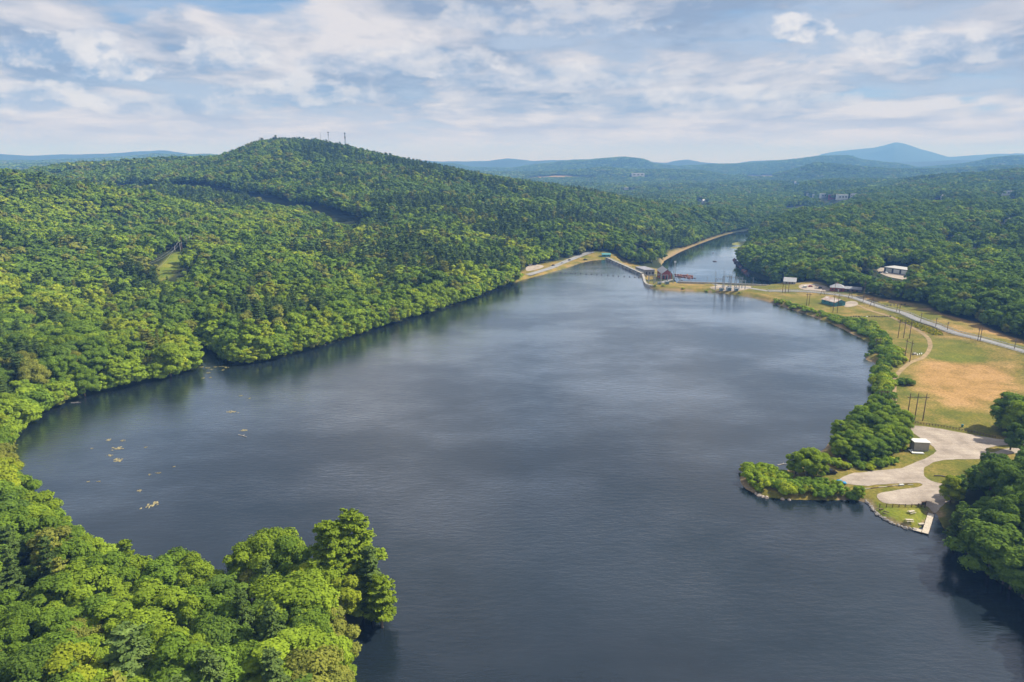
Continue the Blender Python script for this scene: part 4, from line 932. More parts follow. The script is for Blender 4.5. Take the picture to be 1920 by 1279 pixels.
for k, (e, q_) in enumerate(((B3, 0), (C3, 0), (C3, 1))):
    wire((A3[0] - 1 + k, A3[1], A3[2] + hA * (.86 - .1 * k)), (e[0] + q_, e[1], e[2] + (8 if k == 0 else 12) - q_), 3.5, ['lowest pale cable, down to the thin dark pole in the cut', 'middle pale cable, down to the reddish twin pole in the cut', 'upper pale cable, down to the reddish twin pole in the cut'][k], .05)
C0 = PG(160, 545); D0_ = PG(0, 535)
for k in range(3):
    wire((C3[0], C3[1], C3[2] + 12 - k * 1.6), (D0_[0] - 40, D0_[1] + 10, D0_[2] + 24 - k * 3.5), 5, ['top', 'middle', 'lowest'][k] + ' of three cables crossing the wood to the left frame edge', .045)
deadbark = pm('bleached_bark', (.52, .47, .40), .3, 2, .9)
for k, (px, py, H) in enumerate(((323, 468, 19), (328, 470, 21), (333, 466, 18), (352, 470, 16), (358, 468, 17), (364, 464, 15))):
    x, y, z = PG(px, py); t = thing('dead_tree', 'bare bleached tree at the %s edge of the power line cut, %s from the left' % (('left', 'left', 'left', 'right', 'right', 'right')[k], ORD(k % 3 + 1)), 'dead tree', (x, y, z), k, 'bare trees beside the power line cut')
    MB().tube([(0, 0, -.5), (.2, .1, H * .5), (.1, -.2, H)], [.3, .2, .05], 6).build('trunk', deadbark, t)
    for b in range(6): a = b * 2.2 + k; z0 = H * (.4 + .09 * b); MB().tube([(.1, 0, z0), (math.cos(a) * 1.4, math.sin(a) * 1.4, z0 + 1.6), (math.cos(a) * 2.1, math.sin(a) * 2.1, z0 + 3.0)], [.09, .07, .03], 4).build('branch', deadbark, t)
# hilltop masts
def lattice(px, top, D, label, name='radio_mast', cat='mast', w0=1.6, w1=.5, disks=True, base_drop=16, m=None):
    x, y, _ = PD(px, 262, D); z = g1(x, y); h = height_at(x, y, z, top); t = thing(name, label, cat, (x, y, z)); m = m or grey
    mb = MB(); n_ = 9
    for k in range(3):
        a = k * 2.094
        mb.bar((math.cos(a) * w0, math.sin(a) * w0, -.5), (math.cos(a) * w1, math.sin(a) * w1, h), .3)
    for j in range(n_):
        for k in range(3):
            a, b = k * 2.094, (k + 1) * 2.094; f0, f1 = j / n_, (j + 1) / n_; r0, r1 = w0 + (w1 - w0) * f0, w0 + (w1 - w0) * f1
            mb.bar((math.cos(a) * r0, math.sin(a) * r0, h * f0), (math.cos(b) * r1, math.sin(b) * r1, h * f1), .18); mb.bar((math.cos(a) * r0, math.sin(a) * r0, h * f0), (math.cos(b) * r0, math.sin(b) * r0, h * f0), .15)
    mb.build('lattice_frame', m, t)
    if disks:
        for f_, r_, s in disks: MB().tube([(0, 0, h * f_), (0, 0, h * f_ + s)], r_, 10).build('antenna_panel', dark, t)
    return t
lattice(647, 249, 1655, 'thick dark radio mast on the hilltop ridge, right one of the masts', w0=1.3, w1=1.0, disks=((.93, 1.5, 3.0), (.70, 1.5, 4.0)), m=dark)
lattice(616, 248, 1680, 'thin radio mast with two round antenna rings on the hilltop, middle mast', w0=1.0, w1=.4, disks=((.95, 1.7, 2.0), (.80, 1.5, 1.3)))
lattice(601, 247, 1690, 'faintest slender mast on the hilltop, left of the ringed mast', w0=.5, w1=.2, disks=())

# ------------------------------------------------------------------ buildings
def frame_of(pa, pb, za=None, zb=None):     # a wall seen from pixel a to pixel b -> origin, heading, length
    A, B = (np.array(PG(*p)) for p in (pa, pb)); d = B - A; return A, math.atan2(d[1], d[0]), math.hypot(d[0], d[1])
def gable(t, L, Wd, hw, hr, wm, rm, over=.4, name='wall', base=-1.5):
    # long side along x, ridge along x
    MB().box(0, L, 0, Wd, base, hw).build(name, wm, t)
    g = MB(); 
    for x0 in (0, L - .02): g.prism([(0, hw + .003), (Wd, hw + .003), (Wd / 2, hr)], x0, x0 + .02, 'x')
    g.build('gable', wm, t)
    r = MB(); th = .18; sl_ = (hr - hw) / (Wd / 2)
    for sgn in (0, 1):
        e = -over if sgn == 0 else Wd + over; ze = hw - sl_ * over
        prof = [(e, ze), (Wd / 2, hr), (Wd / 2, hr + th), (e, ze + th)]
        r.prism(prof, -over, L + over, 'x')
    r.build('roof', rm, t)
def windows(t, spots, w, h, m=None, axis='x', off=-.03, name='window'):
    for u, z in spots:
        if axis == 'x': f_ = MB().box(u - w / 2, u + w / 2, off - .03, off + .05, z, z + h)
        else: f_ = MB().box(off - .05, off + .03, u - w / 2, u + w / 2, z, z + h)
        f_.build(name, m or glass, t)
# teal shed: long wall faces the lake
A, rz, L = frame_of((1540, 568), (1563, 574.5)); L = max(16, min(L, 26))
t = thing('shed', 'long teal shed with rust-streaked pale gable roof on the field', 'shed', A, rz)
gable(t, L, 10.5, 3.4, 5.6, teal, rustroof, .5)
MB().box(L - .02, L + .06, 3.6, 7.0, 0, 3.0).build('door', pm('dark_teal_door', (.04, .15, .17), .2, 1, .6), t)
windows(t, [(L * .25, 1.5), (L * .6, 1.5)], 1.2, .9)
# grey-roofed house with a wing
A, rz, L = frame_of((1556, 546), (1603, 547.5))
t = thing('house', 'low brick house with grey hipped roof and a long wing by the road', 'house', A, rz)
L = 26
MB().box(0, 12, 0, 11, -1, 3.6).build('wall', brick, t); MB().box(12, L, 1, 8, -1, 3.0).build('wing_wall', pm('brown_wall', (.22, .13, .10), .3, 1, .9), t)
r = MB(); e = .6; zt = 6.6
b4 = [(-e, -e, 3.6), (12 + e, -e, 3.6), (12 + e, 11 + e, 3.6), (-e, 11 + e, 3.6)]; r1, r2 = (4.5, 5.5, zt), (7.5, 5.5, zt)
for q_ in ([b4[0], b4[1], r2, r1], [b4[1], b4[2], r2], [b4[2], b4[3], r1, r2], [b4[3], b4[0], r1], b4[::-1]): r.poly(q_)
rf = r.build('roof', greyroof, t); MB().box(5.4, 6.2, 6.6, 7.4, 5.5, 7.6).build('chimney', brick, rf)
MB().prism([(.4, 3.0), (8.6, 3.0), (8.6, 3.2), (4.5, 5.0), (.4, 3.2)], 12.3, L + .5, 'x').build('wing_roof', greyroof, t)
windows(t, [(2, 1.2), (5, 1.2), (9.5, 1.2)], 1.4, 1.3); windows(t, [(15, 1.1), (18.5, 1.1), (22.5, 1.1)], 1.6, 1.2, off=.97)
MB().box(6.6, 7.7, -.06, .04, 0, 2.2).build('door', white, t)
# small white-roofed house
A, rz, L = frame_of((1469, 533), (1489, 533))
t = thing('house', 'small house with worn pale gable roof behind the dark three-pole structure', 'house', A, rz)
gable(t, 11, 8, 3.2, 6.4, pm('grey_siding', (.33, .31, .30), .2, 1, .9), lightroof, .5); windows(t, [(2.5, 1.1), (8, 1.1)], 1.1, 1.2); MB().box(5, 6, -.06, .03, 0, 2.1).build('door', brick, t)  # walls in mottled grey siding
# far commercial building
A, rz, L = frame_of((1657, 509.5), (1705, 517)); L = 34
t = thing('warehouse', 'flat grey-roofed commercial building with white bay doors in the woods', 'warehouse', A, rz)
MB().box(0, L, 0, 17, -2, 4.6).build('wall', pm('dark_blue_wall', (.09, .10, .14), .2, 1, .8), t); MB().box(-.4, L + .4, -.4, 17.4, 4.6, 5.1).build('roof', pm('flat_grey_roof', (.44, .43, .42), .2, .2, .9), t)
for k in range(4): MB().box(2 + k * 8.2, 8.2 + k * 8.2, -.08, .05, .2, 4.0).build('bay_door', white, t)
MB().box(L, L + 13, 3, 15, -2, 4.0).build('annex', pm('beige_wall', (.55, .50, .40), .15, 1, .9), t); MB().box(L - .2, L + 13.3, 2.7, 15.3, 4.0, 4.4).build('annex_roof', lightroof, t)
MB().box(L * .8, L * .8 + 1.2, 7, 8.2, 5.1, 7.4).build('chimney', grey, t)
# boat launch hut
A, rz, L = frame_of((1713, 845.5), (1741, 846.5)); s = L / 6.6
t = thing('hut', 'grey windowless block hut with white sloping roof on the gravel lot', 'hut', A, rz)
MB().box(0, L, 0, 4.0, -.5, 3.8).build('wall', tan, t)
MB().prism([(-.4, 3.95), (4.4, 3.82), (4.4, 4.0), (-.4, 4.13)], -.35, L + .35, 'x').build('roof', white, t)
MB().box(L, L + .05, 1.4, 2.5, 0, 2.1).build('door', grey, t)
x, y, z = PG(1716, 850); t = thing('floating_dock', 'pale L-shaped dock section stored against the hut', 'dock section', (x, y, z), rz)
MB().box(-1.6, 3.2, -.9, .5, .12, .5).build('deck', white, t, bevel=.08); MB().box(-1.6, -.5, .5, 3.0, .14, .48).build('side_deck', white, t, bevel=.08); MB().box(-1.5, -1.2, .3, .6, .5, 1.5).build('post', grey, t)
# cabin in the near wood
x, y, z = PG(482, 1200); t = thing('cabin', 'brown roofed cabin half hidden in a gap of the near wood', 'cabin', (x - 3, y, z), .3)
gable(t, 6.5, 4.6, 2.6, 4.4, pm('dark_cabin_wall', (.10, .07, .055), .3, 2, .9), pm('brown_roof', (.20, .11, .08), .3, 2, .9), .4); windows(t, [(2, 1.0), (4.6, 1.0)], .9, .9)
x, y, z = PG(478, 1219); tag(MB().blob((0, 0, .4), (1.1, .8, .6), 3, 2, .3).build('tarpaulin', pm('orange_cloth', (.60, .22, .06), .3, 3, .8)), 'crumpled orange tarpaulin in the gap below the cabin', 'tarpaulin').location = (x, y, z)
# far houses in the valley and on the wooded ridge
def small_house(px, py, wd, hh, wm, rm, label, rot=.1, cat='house', flat=False, group=None):
    x, y, z = PG(px, py); t = thing('house' if cat == 'house' else 'building', label, cat, (x, y, z), rot, group)
    if flat:
        MB().box(-wd / 2, wd / 2, -wd * .2, wd * .2, -2, hh).build('wall', wm, t); MB().box(-wd / 2 - .3, wd / 2 + .3, -wd * .2 - .3, wd * .2 + .3, hh, hh + .6).build('roof', rm, t)
        windows(t, [(-wd * .3, hh * .4), (0, hh * .4), (wd * .3, hh * .4)], wd * .18, hh * .25, off=-wd * .2 - .03)
    else:
        D2 = wd * .62; q_ = thing.__name__; h2 = hh * .62
        MB().box(-wd / 2, wd / 2, -D2 / 2, D2 / 2, -2, h2).build('wall', wm, t)
        g = MB(); g.prism([(-D2 / 2, h2 + .003), (D2 / 2, h2 + .003), (0, hh - .1)], -wd / 2, wd / 2, 'x'); g.build('gable', wm, t)
        r = MB()
        for sg in (-1, 1): r.prism([(sg * (D2 / 2 + .5), h2 - .5), (0, hh), (0, hh + .25), (sg * (D2 / 2 + .5), h2 - .25)], -wd / 2 - .4, wd / 2 + .4, 'x')
        r.build('roof', rm, t); windows(t, [(-wd * .28, 1.2), (wd * .28, 1.2)], 1.3, 1.4, off=-D2 / 2 - .03)
    return t
small_house(1796, 450, 11, 8, white, greyroof, 'white house front among the trees on the right ridge', .1); small_house(1812, 450, 11, 7.5, pm('mauve_grey_wall', (.36, .33, .35), .1, 1, .9), greyroof, 'grey house right of the white house on the right ridge', .5)
small_house(1900, 419, 20, 8, white, pm('blue_grey_roof', (.30, .34, .42), .2, .3, .8), 'white house with broad blue-grey roof at the right edge of the ridge', .2); small_house(1848, 464, 11, 6.5, pm('faded_wall', (.46, .47, .45), .1, 1, .9), greyroof, 'grey roofed house low in the trees below the two ridge houses', -.2)
small_house(1854, 479, 13, 6, white, pm('dark_roof', (.14, .14, .15), .2, .3, .9), 'dark roofed house deep in the trees above the far parking lot', .3); small_house(1672, 484, 6, 6, white, greyroof, 'tiny pale cottage in the shaded tree edge above the commercial building', .3)
PLACE = ['long white building with flat roof on the valley floor left of centre', 'low white annex beside the long white valley building', 'white house in the middle of a small valley cluster', 'grey-white house right in the small valley cluster', 'white house left in the small valley cluster', 'lone pale house above the small valley cluster',
         'pale building left in the riverside town', 'white building second from left in the riverside town', 'long white block third from left in the riverside town', 'brick block in the middle of the riverside town', 'longest white-roofed block in the riverside town', 'pale block right in the riverside town', 'small white block at the right end of the riverside town',
         'long white roof line high on the right ridge', 'second white roof line high on the right ridge, nearer the frame edge', 'pale house under the right ridge roof lines', 'large white hall in the far fields left of centre', 'small pale house in the trees right of the long white building', 'small pale house in mid valley near the dark foothill', 'grey house in the trees right of the town', 'tiny white farmhouse below the dark foothill', 'tiny white barn beside the farmhouse below the dark foothill']
for k, ((px, py, wd, hh), lb) in enumerate(zip(FAR_HOUSES, PLACE)):
    small_house(px, py, wd * 1.1, hh + (4 if wd > 15 else 3.5), brick if k == 9 else white, lightroof if k % 3 else greyroof, lb, (k * .37) % .8 - .4, 'building' if wd > 15 else 'house', wd > 13)
# road bridge far down the river
x0, y0 = P(1478, 387.5, -3); x1_, y1_ = P(1524, 387, -3); t = thing('bridge', 'pale low road bridge over the river beyond the wooded bend', 'bridge', (x0, y0, 0), math.atan2(y1_ - y0, x1_ - x0)); L = math.hypot(x1_ - x0, y1_ - y0)
MB().box(-20, L + 20, -4, 4, -3.5, -2).build('deck', conc, t); MB().box(-20, L + 20, -4.3, -4.02, -2, -.9).build('parapet', conc, t); MB().box(-20, L + 20, 4.02, 4.3, -2, -.9).build('parapet', conc, t)
for k in range(3): MB().box(L * (k + 1) / 4 - 1, L * (k + 1) / 4 + 1, -3.5, 3.5, RZ - 3, -3.5).build('pier', conc, t)

# ------------------------------------------------------------------ the dam
x0, y0 = P(1139, 485, 1.5); x1_, y1_ = P(1205, 514.5, 1.5); L = math.hypot(x1_ - x0, y1_ - y0)
t = thing('dam', 'concrete spillway dam with bluish gates and walkway closing the lake', 'dam', (x0, y0, 0), math.atan2(y1_ - y0, x1_ - x0))
up = 1 if True else -1                   # local +y is the downstream side
MB().prism([(-2.2, -5), (11, RZ - 3), (11, RZ + .5), (4.5, -6), (1.5, .8), (-1.2, .8), (-2.2, -1)], 0, L, 'x').build('spillway', conc, t)
nb_ = 10
for k in range(nb_ + 1):
    u = L * k / nb_; MB().prism([(-3.0, -4), (5.5, -4.5), (4.5, 1.0), (1.6, 2.6), (-2.6, 2.6), (-3.0, .6)], max(0, u - .7), min(L, u + .7), 'x').build('pier', conc, t)
for k in range(nb_): MB().box(L * k / nb_ + .7, L * (k + 1) / nb_ - .7, -.9, -.4, .802, 2.2).build('gate', bluegrey, t)
MB().box(0, L, -1.9, .9, 2.602, 2.95).build('walkway', conc, t)
rl = MB()
for yy in (-1.85, .85):
    for zz in (3.5, 4.0): rl.bar((0, yy, zz), (L, yy, zz), .08)
    for k in range(41): rl.bar((L * k / 40, yy, 2.95), (L * k / 40, yy, 4.0), .08)
rl.build('railing', white, t)
A, rz, L = frame_of((1129, 482), (1147, 482)); t = thing('gatehouse', 'small teal gatehouse at the far end of the dam', 'gatehouse', (A[0], A[1], A[2]), rz); gable(t, 11, 6, 3.2, 4.6, teal, pm('teal_roof', (.10, .30, .32), .2, .6, .6), .5); windows(t, [(3, 1.2), (8, 1.2)], 1.3, 1.1)
# forebay wall curving round the powerhouse end of the spit
ip_ = [P(1205, 515, 1.5), P(1207, 521, 1.5), P(1209, 529, 1.5), P(1213, 534, 1.5), P(1222, 536, 1.5), P(1240, 537, 1.5)]
w_ = MB()
for a, b in zip(ip_[:-1], ip_[1:]): w_.bar((*a, -2), (*b, -2), 2.2, 8.6)
tag(w_.build('intake_wall', conc), 'pale curved concrete intake wall at the powerhouse end of the dam', 'wall')
w_ = MB()
for a, b in zip(WALL[:-1], WALL[1:]):
    a, b = [(p[0] * (1 + 3.2 / math.hypot(*p)), p[1] * (1 + 3.2 / math.hypot(*p))) for p in (a, b)]; w_.bar((*a, -6.2), (*b, -6.2), 1.2, 19.0)
tag(w_.build('retaining_wall', conc), 'long low concrete retaining wall behind the grassy spit, facing the tailrace', 'wall')
# powerhouse
x0, y0 = P(1241, 525, -3); x1_, y1_ = P(1259.5, 526, -3); 
# gable faces the camera; ridge runs away to the left
t = thing('powerhouse', 'red brick powerhouse with grey gable roof at the near end of the dam', 'powerhouse', (x0, y0, -4), 0); gx_, gy_ = x1_ - x0, y1_ - y0; t.rotation_euler = (0, 0, math.atan2(gy_, gx_) + R(18)); GW = math.hypot(gx_, gy_)
MB().box(0, GW, 0, 28, RZ + 3, 8).build('wall', brick, t); g = MB(); g.prism([(0, 8.003), (GW, 8.003), (GW / 2, 12)], 0, .3, 'y'); g.prism([(0, 8.003), (GW, 8.003), (GW / 2, 12)], 27.7, 28, 'y'); g.build('gable', brick, t)
r = MB()
for sg in (0, 1):
    e = -.7 if sg == 0 else GW + .7; r.prism([(e, 7.45), (GW / 2, 12.05), (GW / 2, 12.4), (e, 7.8)], -.6, 28.6, 'y')
r.build('roof', greyroof, t)
for k in range(3): MB().box(GW * (k + .5) / 3 - .8, GW * (k + .5) / 3 + .8, -.06, .05, 1.5, 6.0).build('window', glass, t)
MB().box(GW / 2 - 1.6, GW / 2 + 1.6, -.10, -.05, -1.5, 1.2).build('door', pm('pale_blue_door', (.35, .5, .58), .2, 1, .6), t)
for k in range(5): MB().box(-.06, .05, 3 + k * 5.2, 5.4 + k * 5.2, 2, 6.2).build('window', glass, t)
x0, y0 = P(1217, 515, -2); t = thing('intake_house', 'grey flat-roofed intake house between dam and brick powerhouse', 'intake house', (x0, y0 + 6, -4), .25)
MB().box(-4, 8, 0, 26, RZ + 3, 6).build('wall', pm('slate_wall', (.24, .26, .29), .2, .6, .9), t); MB().box(-4.4, 8.4, -.4, 26.4, 6, 6.6).build('roof', pm('slate_roof', (.27, .27, .31), .2, .4, .9), t)
for k in range(3): MB().box(-3 + k * 4, -1 + k * 4, -.06, .05, 1, 4).build('window', glass, t)
# ------------------------------------------------------------------ switchyards
steel = pm('galvanised_steel', (.36, .38, .40), .2, 1, .45, .5)
def gantry(px, py, wd, h, label, rot=0.0, mast=0, group=None):
    x, y, z = PG(px, py); t = thing('switchyard_gantry', label, 'gantry', (x, y, z), rot, group)
    for s in (-1, 1):
        mb = MB(); u = s * wd / 2
        for a, b in ((-.35, -.35), (.35, -.35), (.35, .35), (-.35, .35)): mb.bar((u + a, b, -.3), (u + a * .6, b * .6, h), .14)
        n_ = int(h / 1.6)
        for j in range(n_):
            mb.bar((u - .33, -.33, h * j / n_), (u + .33, -.33, h * (j + 1) / n_), .09); mb.bar((u + .33, .33, h * j / n_), (u - .33, .33, h * (j + 1) / n_), .09)
        if mast and s < 0: mb.bar((u, 0, h), (u, 0, h + mast), .14)
        mb.build('post', steel, t)
    mb = MB()
    for zz in (h - .1, h - .9):
        for b in (-.3, .3): mb.bar((-wd / 2, b, zz), (wd / 2, b, zz), .12)
    for j in range(int(wd / 1.2)): mb.bar((-wd / 2 + j * 1.2, -.3, h - .9), (-wd / 2 + j * 1.2 + 1.2, -.3, h - .1), .08)
    mb.build('beam', steel, t)
    for k in range(3): u = wd * (k - 1) * .3; MB().tube([(u, 0, h - .95), (u, 0, h - 1.6), (u, 0, h - 2.3)], [.1, .2, .12], 6).build('insulator', dark, t)
for k, (px, py, wd, h, ms, lb) in enumerate(((1349, 543, 8, 11, 6, 'leftmost tall lattice gantry in the switchyard on the spit'), (1362, 540, 8, 12, 7, 'second lattice gantry with a high mast in the spit switchyard'), (1373, 542, 8, 12, 5, 'middle lattice gantry in the spit switchyard, with dark insulators'), (1384, 541, 7, 11, 4, 'fourth lattice gantry in the spit switchyard'), (1391, 543, 6, 9, 5, 'rightmost and lowest lattice gantry in the spit switchyard'),
                                            (1222, 531, 7, 9, 0, 'low lattice gantry at the left end of the powerhouse yard'), (1232, 532, 7, 10, 2, 'lattice gantry before the grey intake house in the powerhouse yard'), (1245, 531.5, 7, 9, 0, 'lattice gantry directly before the brick powerhouse gable'), (1268, 531, 7, 6, 2, 'lattice gantry right of the brick powerhouse'), (1288, 531.5, 7, 6, 2, 'low lattice gantry on the spit above the red rocks'))):
    gantry(px, py, wd, h, lb, .1 * (k % 3), ms, 'gantries of the switchyards')
def transformer(px, py, s, lb):
    x, y, z = PG(px, py); t = thing('transformer', lb, 'transformer', (x, y, z), .2, 'transformers')
    MB().box(-1.4 * s, 1.4 * s, -.9 * s, .9 * s, 0, 2.2 * s).build('tank', grey, t, bevel=.06); f_ = MB()
    for k in range(6): f_.box(-1.2 * s + k * .45 * s, -1.05 * s + k * .45 * s, -1.4 * s, -.92 * s, .3, 1.9 * s)
    f_.build('radiator', bluegrey, t)
    for k in (-1, 0, 1): MB().tube([(k * .8 * s, 0, 2.2 * s), (k * .8 * s, 0, 3.2 * s)], [.16 * s, .09 * s], 7).build('bushing', dark, t)
for k, (px, py, H) in enumerate(((1218, 527, 10), (1226, 528, 12), (1240, 529, 11), (1256, 530, 10), (1276, 530, 8), (1296, 531, 7), (1312, 532, 7), (1326, 533, 8), (1340, 535, 15), (1411, 540, 11), (1371, 538, 17), (1357, 537, 16))):
    x, y, z = PG(px, py); t = thing('switchyard_pole', 'slim steel pole of the switchyards on the spit, %s from the dam' % ORD(sorted((1218, 1226, 1240, 1256, 1276, 1296, 1312, 1326, 1340, 1357, 1371, 1411)).index(px) + 1), 'steel pole', (x, y, z), 0, 'poles of the switchyards')
    MB().tube([(0, 0, -.3), (0, 0, H)], [.2, .1], 7).build('pole', steel, t); MB().bar((-1.1, 0, H * .88), (1.1, 0, H * .88), .14).build('crossarm', steel, t)
for px, py, s, lb in ((1352, 545, 1.2, 'transformer at the left of the spit switchyard'), (1366, 545, 1.5, 'largest transformer in the middle of the spit switchyard'), (1380, 545.5, 1.2, 'transformer at the right of the spit switchyard'), (1250, 533, 1.4, 'transformer before the powerhouse gable'), (1236, 533.5, 1.2, 'transformer before the grey intake house')): transformer(px, py, s, lb)
x, y = P(1265, 508, RZ); zt = height_at(x, y, RZ + .5, 489)
t = thing('river_tower', 'pale lattice tower standing at the water below the powerhouse', 'tower', (x, y, RZ), 0); mb = MB()
for a, b in ((-1, -1), (1, -1), (1, 1), (-1, 1)): mb.bar((a * 1.3, b * 1.3, -1), (a * .3, b * .3, zt), .2)
for j in range(6): f0 = j / 6; f1 = (j + 1) / 6; mb.bar((-1.3 + f0, -1.3 + f0, zt * f0), (1.3 - f1, -1.3 + f1, zt * f1), .12); mb.bar((1.3 - f0, -1.3 + f0, zt * f0), (-1.3 + f1, -1.3 + f1, zt * f1), .12)
mb.build('lattice_frame', steel, t); MB().box(-1.2, 1.2, -.7, .7, zt - 2.4, zt).build('head', white, t)

# ------------------------------------------------------------------ floats of the boom in front of the dam
by0, bn = PG(0, 0)[2], 0
bm_ = MB(); bm_.tube([(0, 0, -.15), (0, 0, .15), (0, 0, .5), (0, 0, .62)], [.5, .62, .5, .2], 10); bmesh_ = bm_.mesh('boom_float'); bmesh_.materials.append(pm('dark_float', (.09, .08, .08), .3, 2, .7)); 
for k, (X, Y) in enumerate(((365, 365), (402, 368), (443, 370), (477, 371), (517, 372), (557, 377), (598, 378), (637, 381), (672, 383), (720, 386), (760, 390), (800, 392), (842, 395), (882, 398), (922, 401), (952, 403))):
    x, y = P(960 + X / 4, 420 + Y / 4, 0); o = link(bpy.data.objects.new('boom_float', bmesh_)); o.location = (x, y, 0); o.scale = (1.25,) * 3
    tag(o, 'dark float of the boom line before the dam, %s from the left bank' % ORD(k + 1), 'float', 'floats of the boom line')

# ------------------------------------------------------------------ vehicles
def car_meshes(kind):
    L, Wd = (5.3, 1.9) if kind == 'pickup' else (4.4, 1.75); hw = Wd / 2
    if kind == 'pickup': prof = [(0, .45), (.1, .95), (1.25, 1.05), (1.75, 1.75), (3.0, 1.78), (3.2, 1.1), (L, 1.1), (L, .45)]; cab = [(1.38, 1.10), (1.80, 1.68), (2.95, 1.70), (3.10, 1.12)]
    elif kind == 'van': prof = [(0, .4), (.1, .95), (.8, 1.1), (1.4, 1.85), (4.3, 1.85), (4.4, .9), (4.4, .4)]; cab = [(.95, 1.12), (1.45, 1.75), (4.2, 1.75), (4.25, 1.12)]
    else: prof = [(0, .42), (.06, .75), (1.1, .92), (1.75, 1.42), (3.0, 1.45), (3.75, .98), (4.35, .92), (4.4, .42)]; cab = [(1.24, .95), (1.80, 1.36), (2.95, 1.38), (3.6, .98)]
    b = MB().prism([(x - L / 2, z) for x, z in prof], -hw, hw); g = MB().prism([(x - L / 2, z) for x, z in cab], -hw - .012, hw + .012)
    cx_ = cab[0][0] - L / 2; f_ = MB(); f_.poly([(prof[2][0] - L / 2 + .1, -hw * .85, prof[2][1] + .1), (prof[2][0] - L / 2 + .1, hw * .85, prof[2][1] + .1), (prof[3][0] - L / 2 - .08, hw * .8, prof[3][1] - .02), (prof[3][0] - L / 2 - .08, -hw * .8, prof[3][1] - .02)])
    w_ = MB().tube([(0, -.11, 0), (0, .11, 0)], .34, 14)
    return b.mesh('body'), g.mesh('window'), f_.mesh('windscreen'), w_.mesh('wheel'), L, hw
CARM = {k: car_meshes(k) for k in ('pickup', 'car', 'van')}
for k in CARM.values(): k[1].materials.append(glass); k[2].materials.append(glass); k[3].materials.append(tyre)
def vehicle(kind, px, py, rz, colr, label, group=None, name=None):
    b, g, f_, w_, L, hw = CARM[kind]; x, y, z = PG(px, py); t = thing(name or {'pickup': 'pickup_truck', 'car': 'parked_car', 'van': 'van'}[kind], label, {'pickup': 'pickup truck', 'car': 'car', 'van': 'van'}[kind], (x, y, z + .1), rz, group)
    bb = b.copy(); bb.materials.clear(); bb.materials.append(colr); o = link(bpy.data.objects.new('body', bb), t); bv = o.modifiers.new('bevel', 'BEVEL'); bv.width = .07; bv.segments = 2
    link(bpy.data.objects.new('window', g), t); o = link(bpy.data.objects.new('windscreen', f_), t)
    for sx_ in (-1, 1):
        for sy_ in (-1, 1): o = link(bpy.data.objects.new('wheel', w_), t); o.location = (sx_ * L * .31, sy_ * (hw - .08), .34)
    for sy_ in (-1, 1): o = MB().box(-L / 2 - .03, -L / 2 + .05, sy_ * hw * .7 - .18, sy_ * hw * .7 + .18, .62, .8).build('headlight', white, t)
    if kind == 'pickup': MB().box(3.3 - L / 2, L - .1 - L / 2, -hw + .12, hw - .12, 1.1, 1.115).build('cargo_bed', dark, t)
blue = pm('bright_blue_paint', (.04, .25, .50), .05, 1, .25); black = pm('black_paint', (.012, .012, .016), .1, 1, .25); silver = pm('silver_paint', (.5, .51, .52), .05, 1, .3, .4)
vehicle('pickup', 1556, 888.5, R(184), black, 'black pickup truck parked by the broad round tree'); vehicle('car', 1575, 908, R(170), blue, 'bright blue car parked beside the launch point thicket')
vehicle('car', 1067.5, 488.5, R(50), black, 'dark car nearest the dam on the bank road', 'cars on the far bank road'); vehicle('car', 1054, 494, R(48), silver, 'grey car midway on the far bank road', 'cars on the far bank road'); vehicle('car', 1037, 498.5, R(48), black, 'dark car lowest on the far bank road', 'cars on the far bank road'); vehicle('van', 994, 498, R(10), white, 'white van on the small lot by the far bank trees')
vehicle('pickup', 1097, 488, R(20), black, 'dark pickup at the water edge just left of the dam'); vehicle('car', 1650, 512, R(20), black, 'black car at the left corner of the commercial building'); vehicle('car', 1732, 520, R(5), white, 'white car at the right of the commercial building'); vehicle('car', 1661, 512.5, R(100), white, 'white car before the bay doors of the commercial building')
vehicle('van', 1508, 540, R(10), white, 'white van in the gravel yard left of the grey-roofed house'); vehicle('car', 1519, 538, R(10), red, 'red car beside the white van in the gravel yard'); vehicle('car', 1537, 541, R(30), black, 'dark car in the gravel yard next to the house')

# ------------------------------------------------------------------ boat launch furniture
def fence_line(pxs, n_, h, rails, label, m, jit=0):
    pts = [np.array(PG(*p)) for p in pxs]; seg = [np.linalg.norm(b - a) for a, b in zip(pts[:-1], pts[1:])]; tot = sum(seg); t = thing('fence', label, 'fence', pts[0]); Q = []
    for k in range(n_):
        s = tot * k / (n_ - 1) * .9999; j = 0
        while s > seg[j]: s -= seg[j]; j += 1
        q_ = pts[j] + (pts[j + 1] - pts[j]) * s / seg[j]; q_[2] = g1(q_[0], q_[1]); Q.append(Vector(q_ - pts[0]))
    for q_ in Q: MB().box(-.09, .09, -.09, .09, -.3, h + rnd.uniform(0, jit)).build('post', m, t).location = q_
    for zr in rails:
        mb = MB()
        for a, b in zip(Q[:-1], Q[1:]): mb.bar(a + Vector((0, 0, zr)), b + Vector((0, 0, zr)), .07, .13)
        mb.build('rail', m, t)
fence_line([(1705, 793), (1767, 801), (1835, 814), (1866, 822)], 30, 1.1, (.5, .95), 'long dark post and rail fence between dry field and gravel lot', wood)
fence_line([(1649, 951), (1660, 951.5), (1700, 951), (1733, 952)], 8, 1.2, (.45, .95), 'short wooden rail fence along the top of the launch lawn', wood, .4)
x, y, z = PG(1731, 951); t = thing('notice_board', 'dark notice board on two posts at the end of the short fence', 'notice board', (x, y, z), .05)
for s in (-.75, .75): MB().box(s - .08, s + .08, -.08, .08, -.3, 2.1).build('post', wood, t)
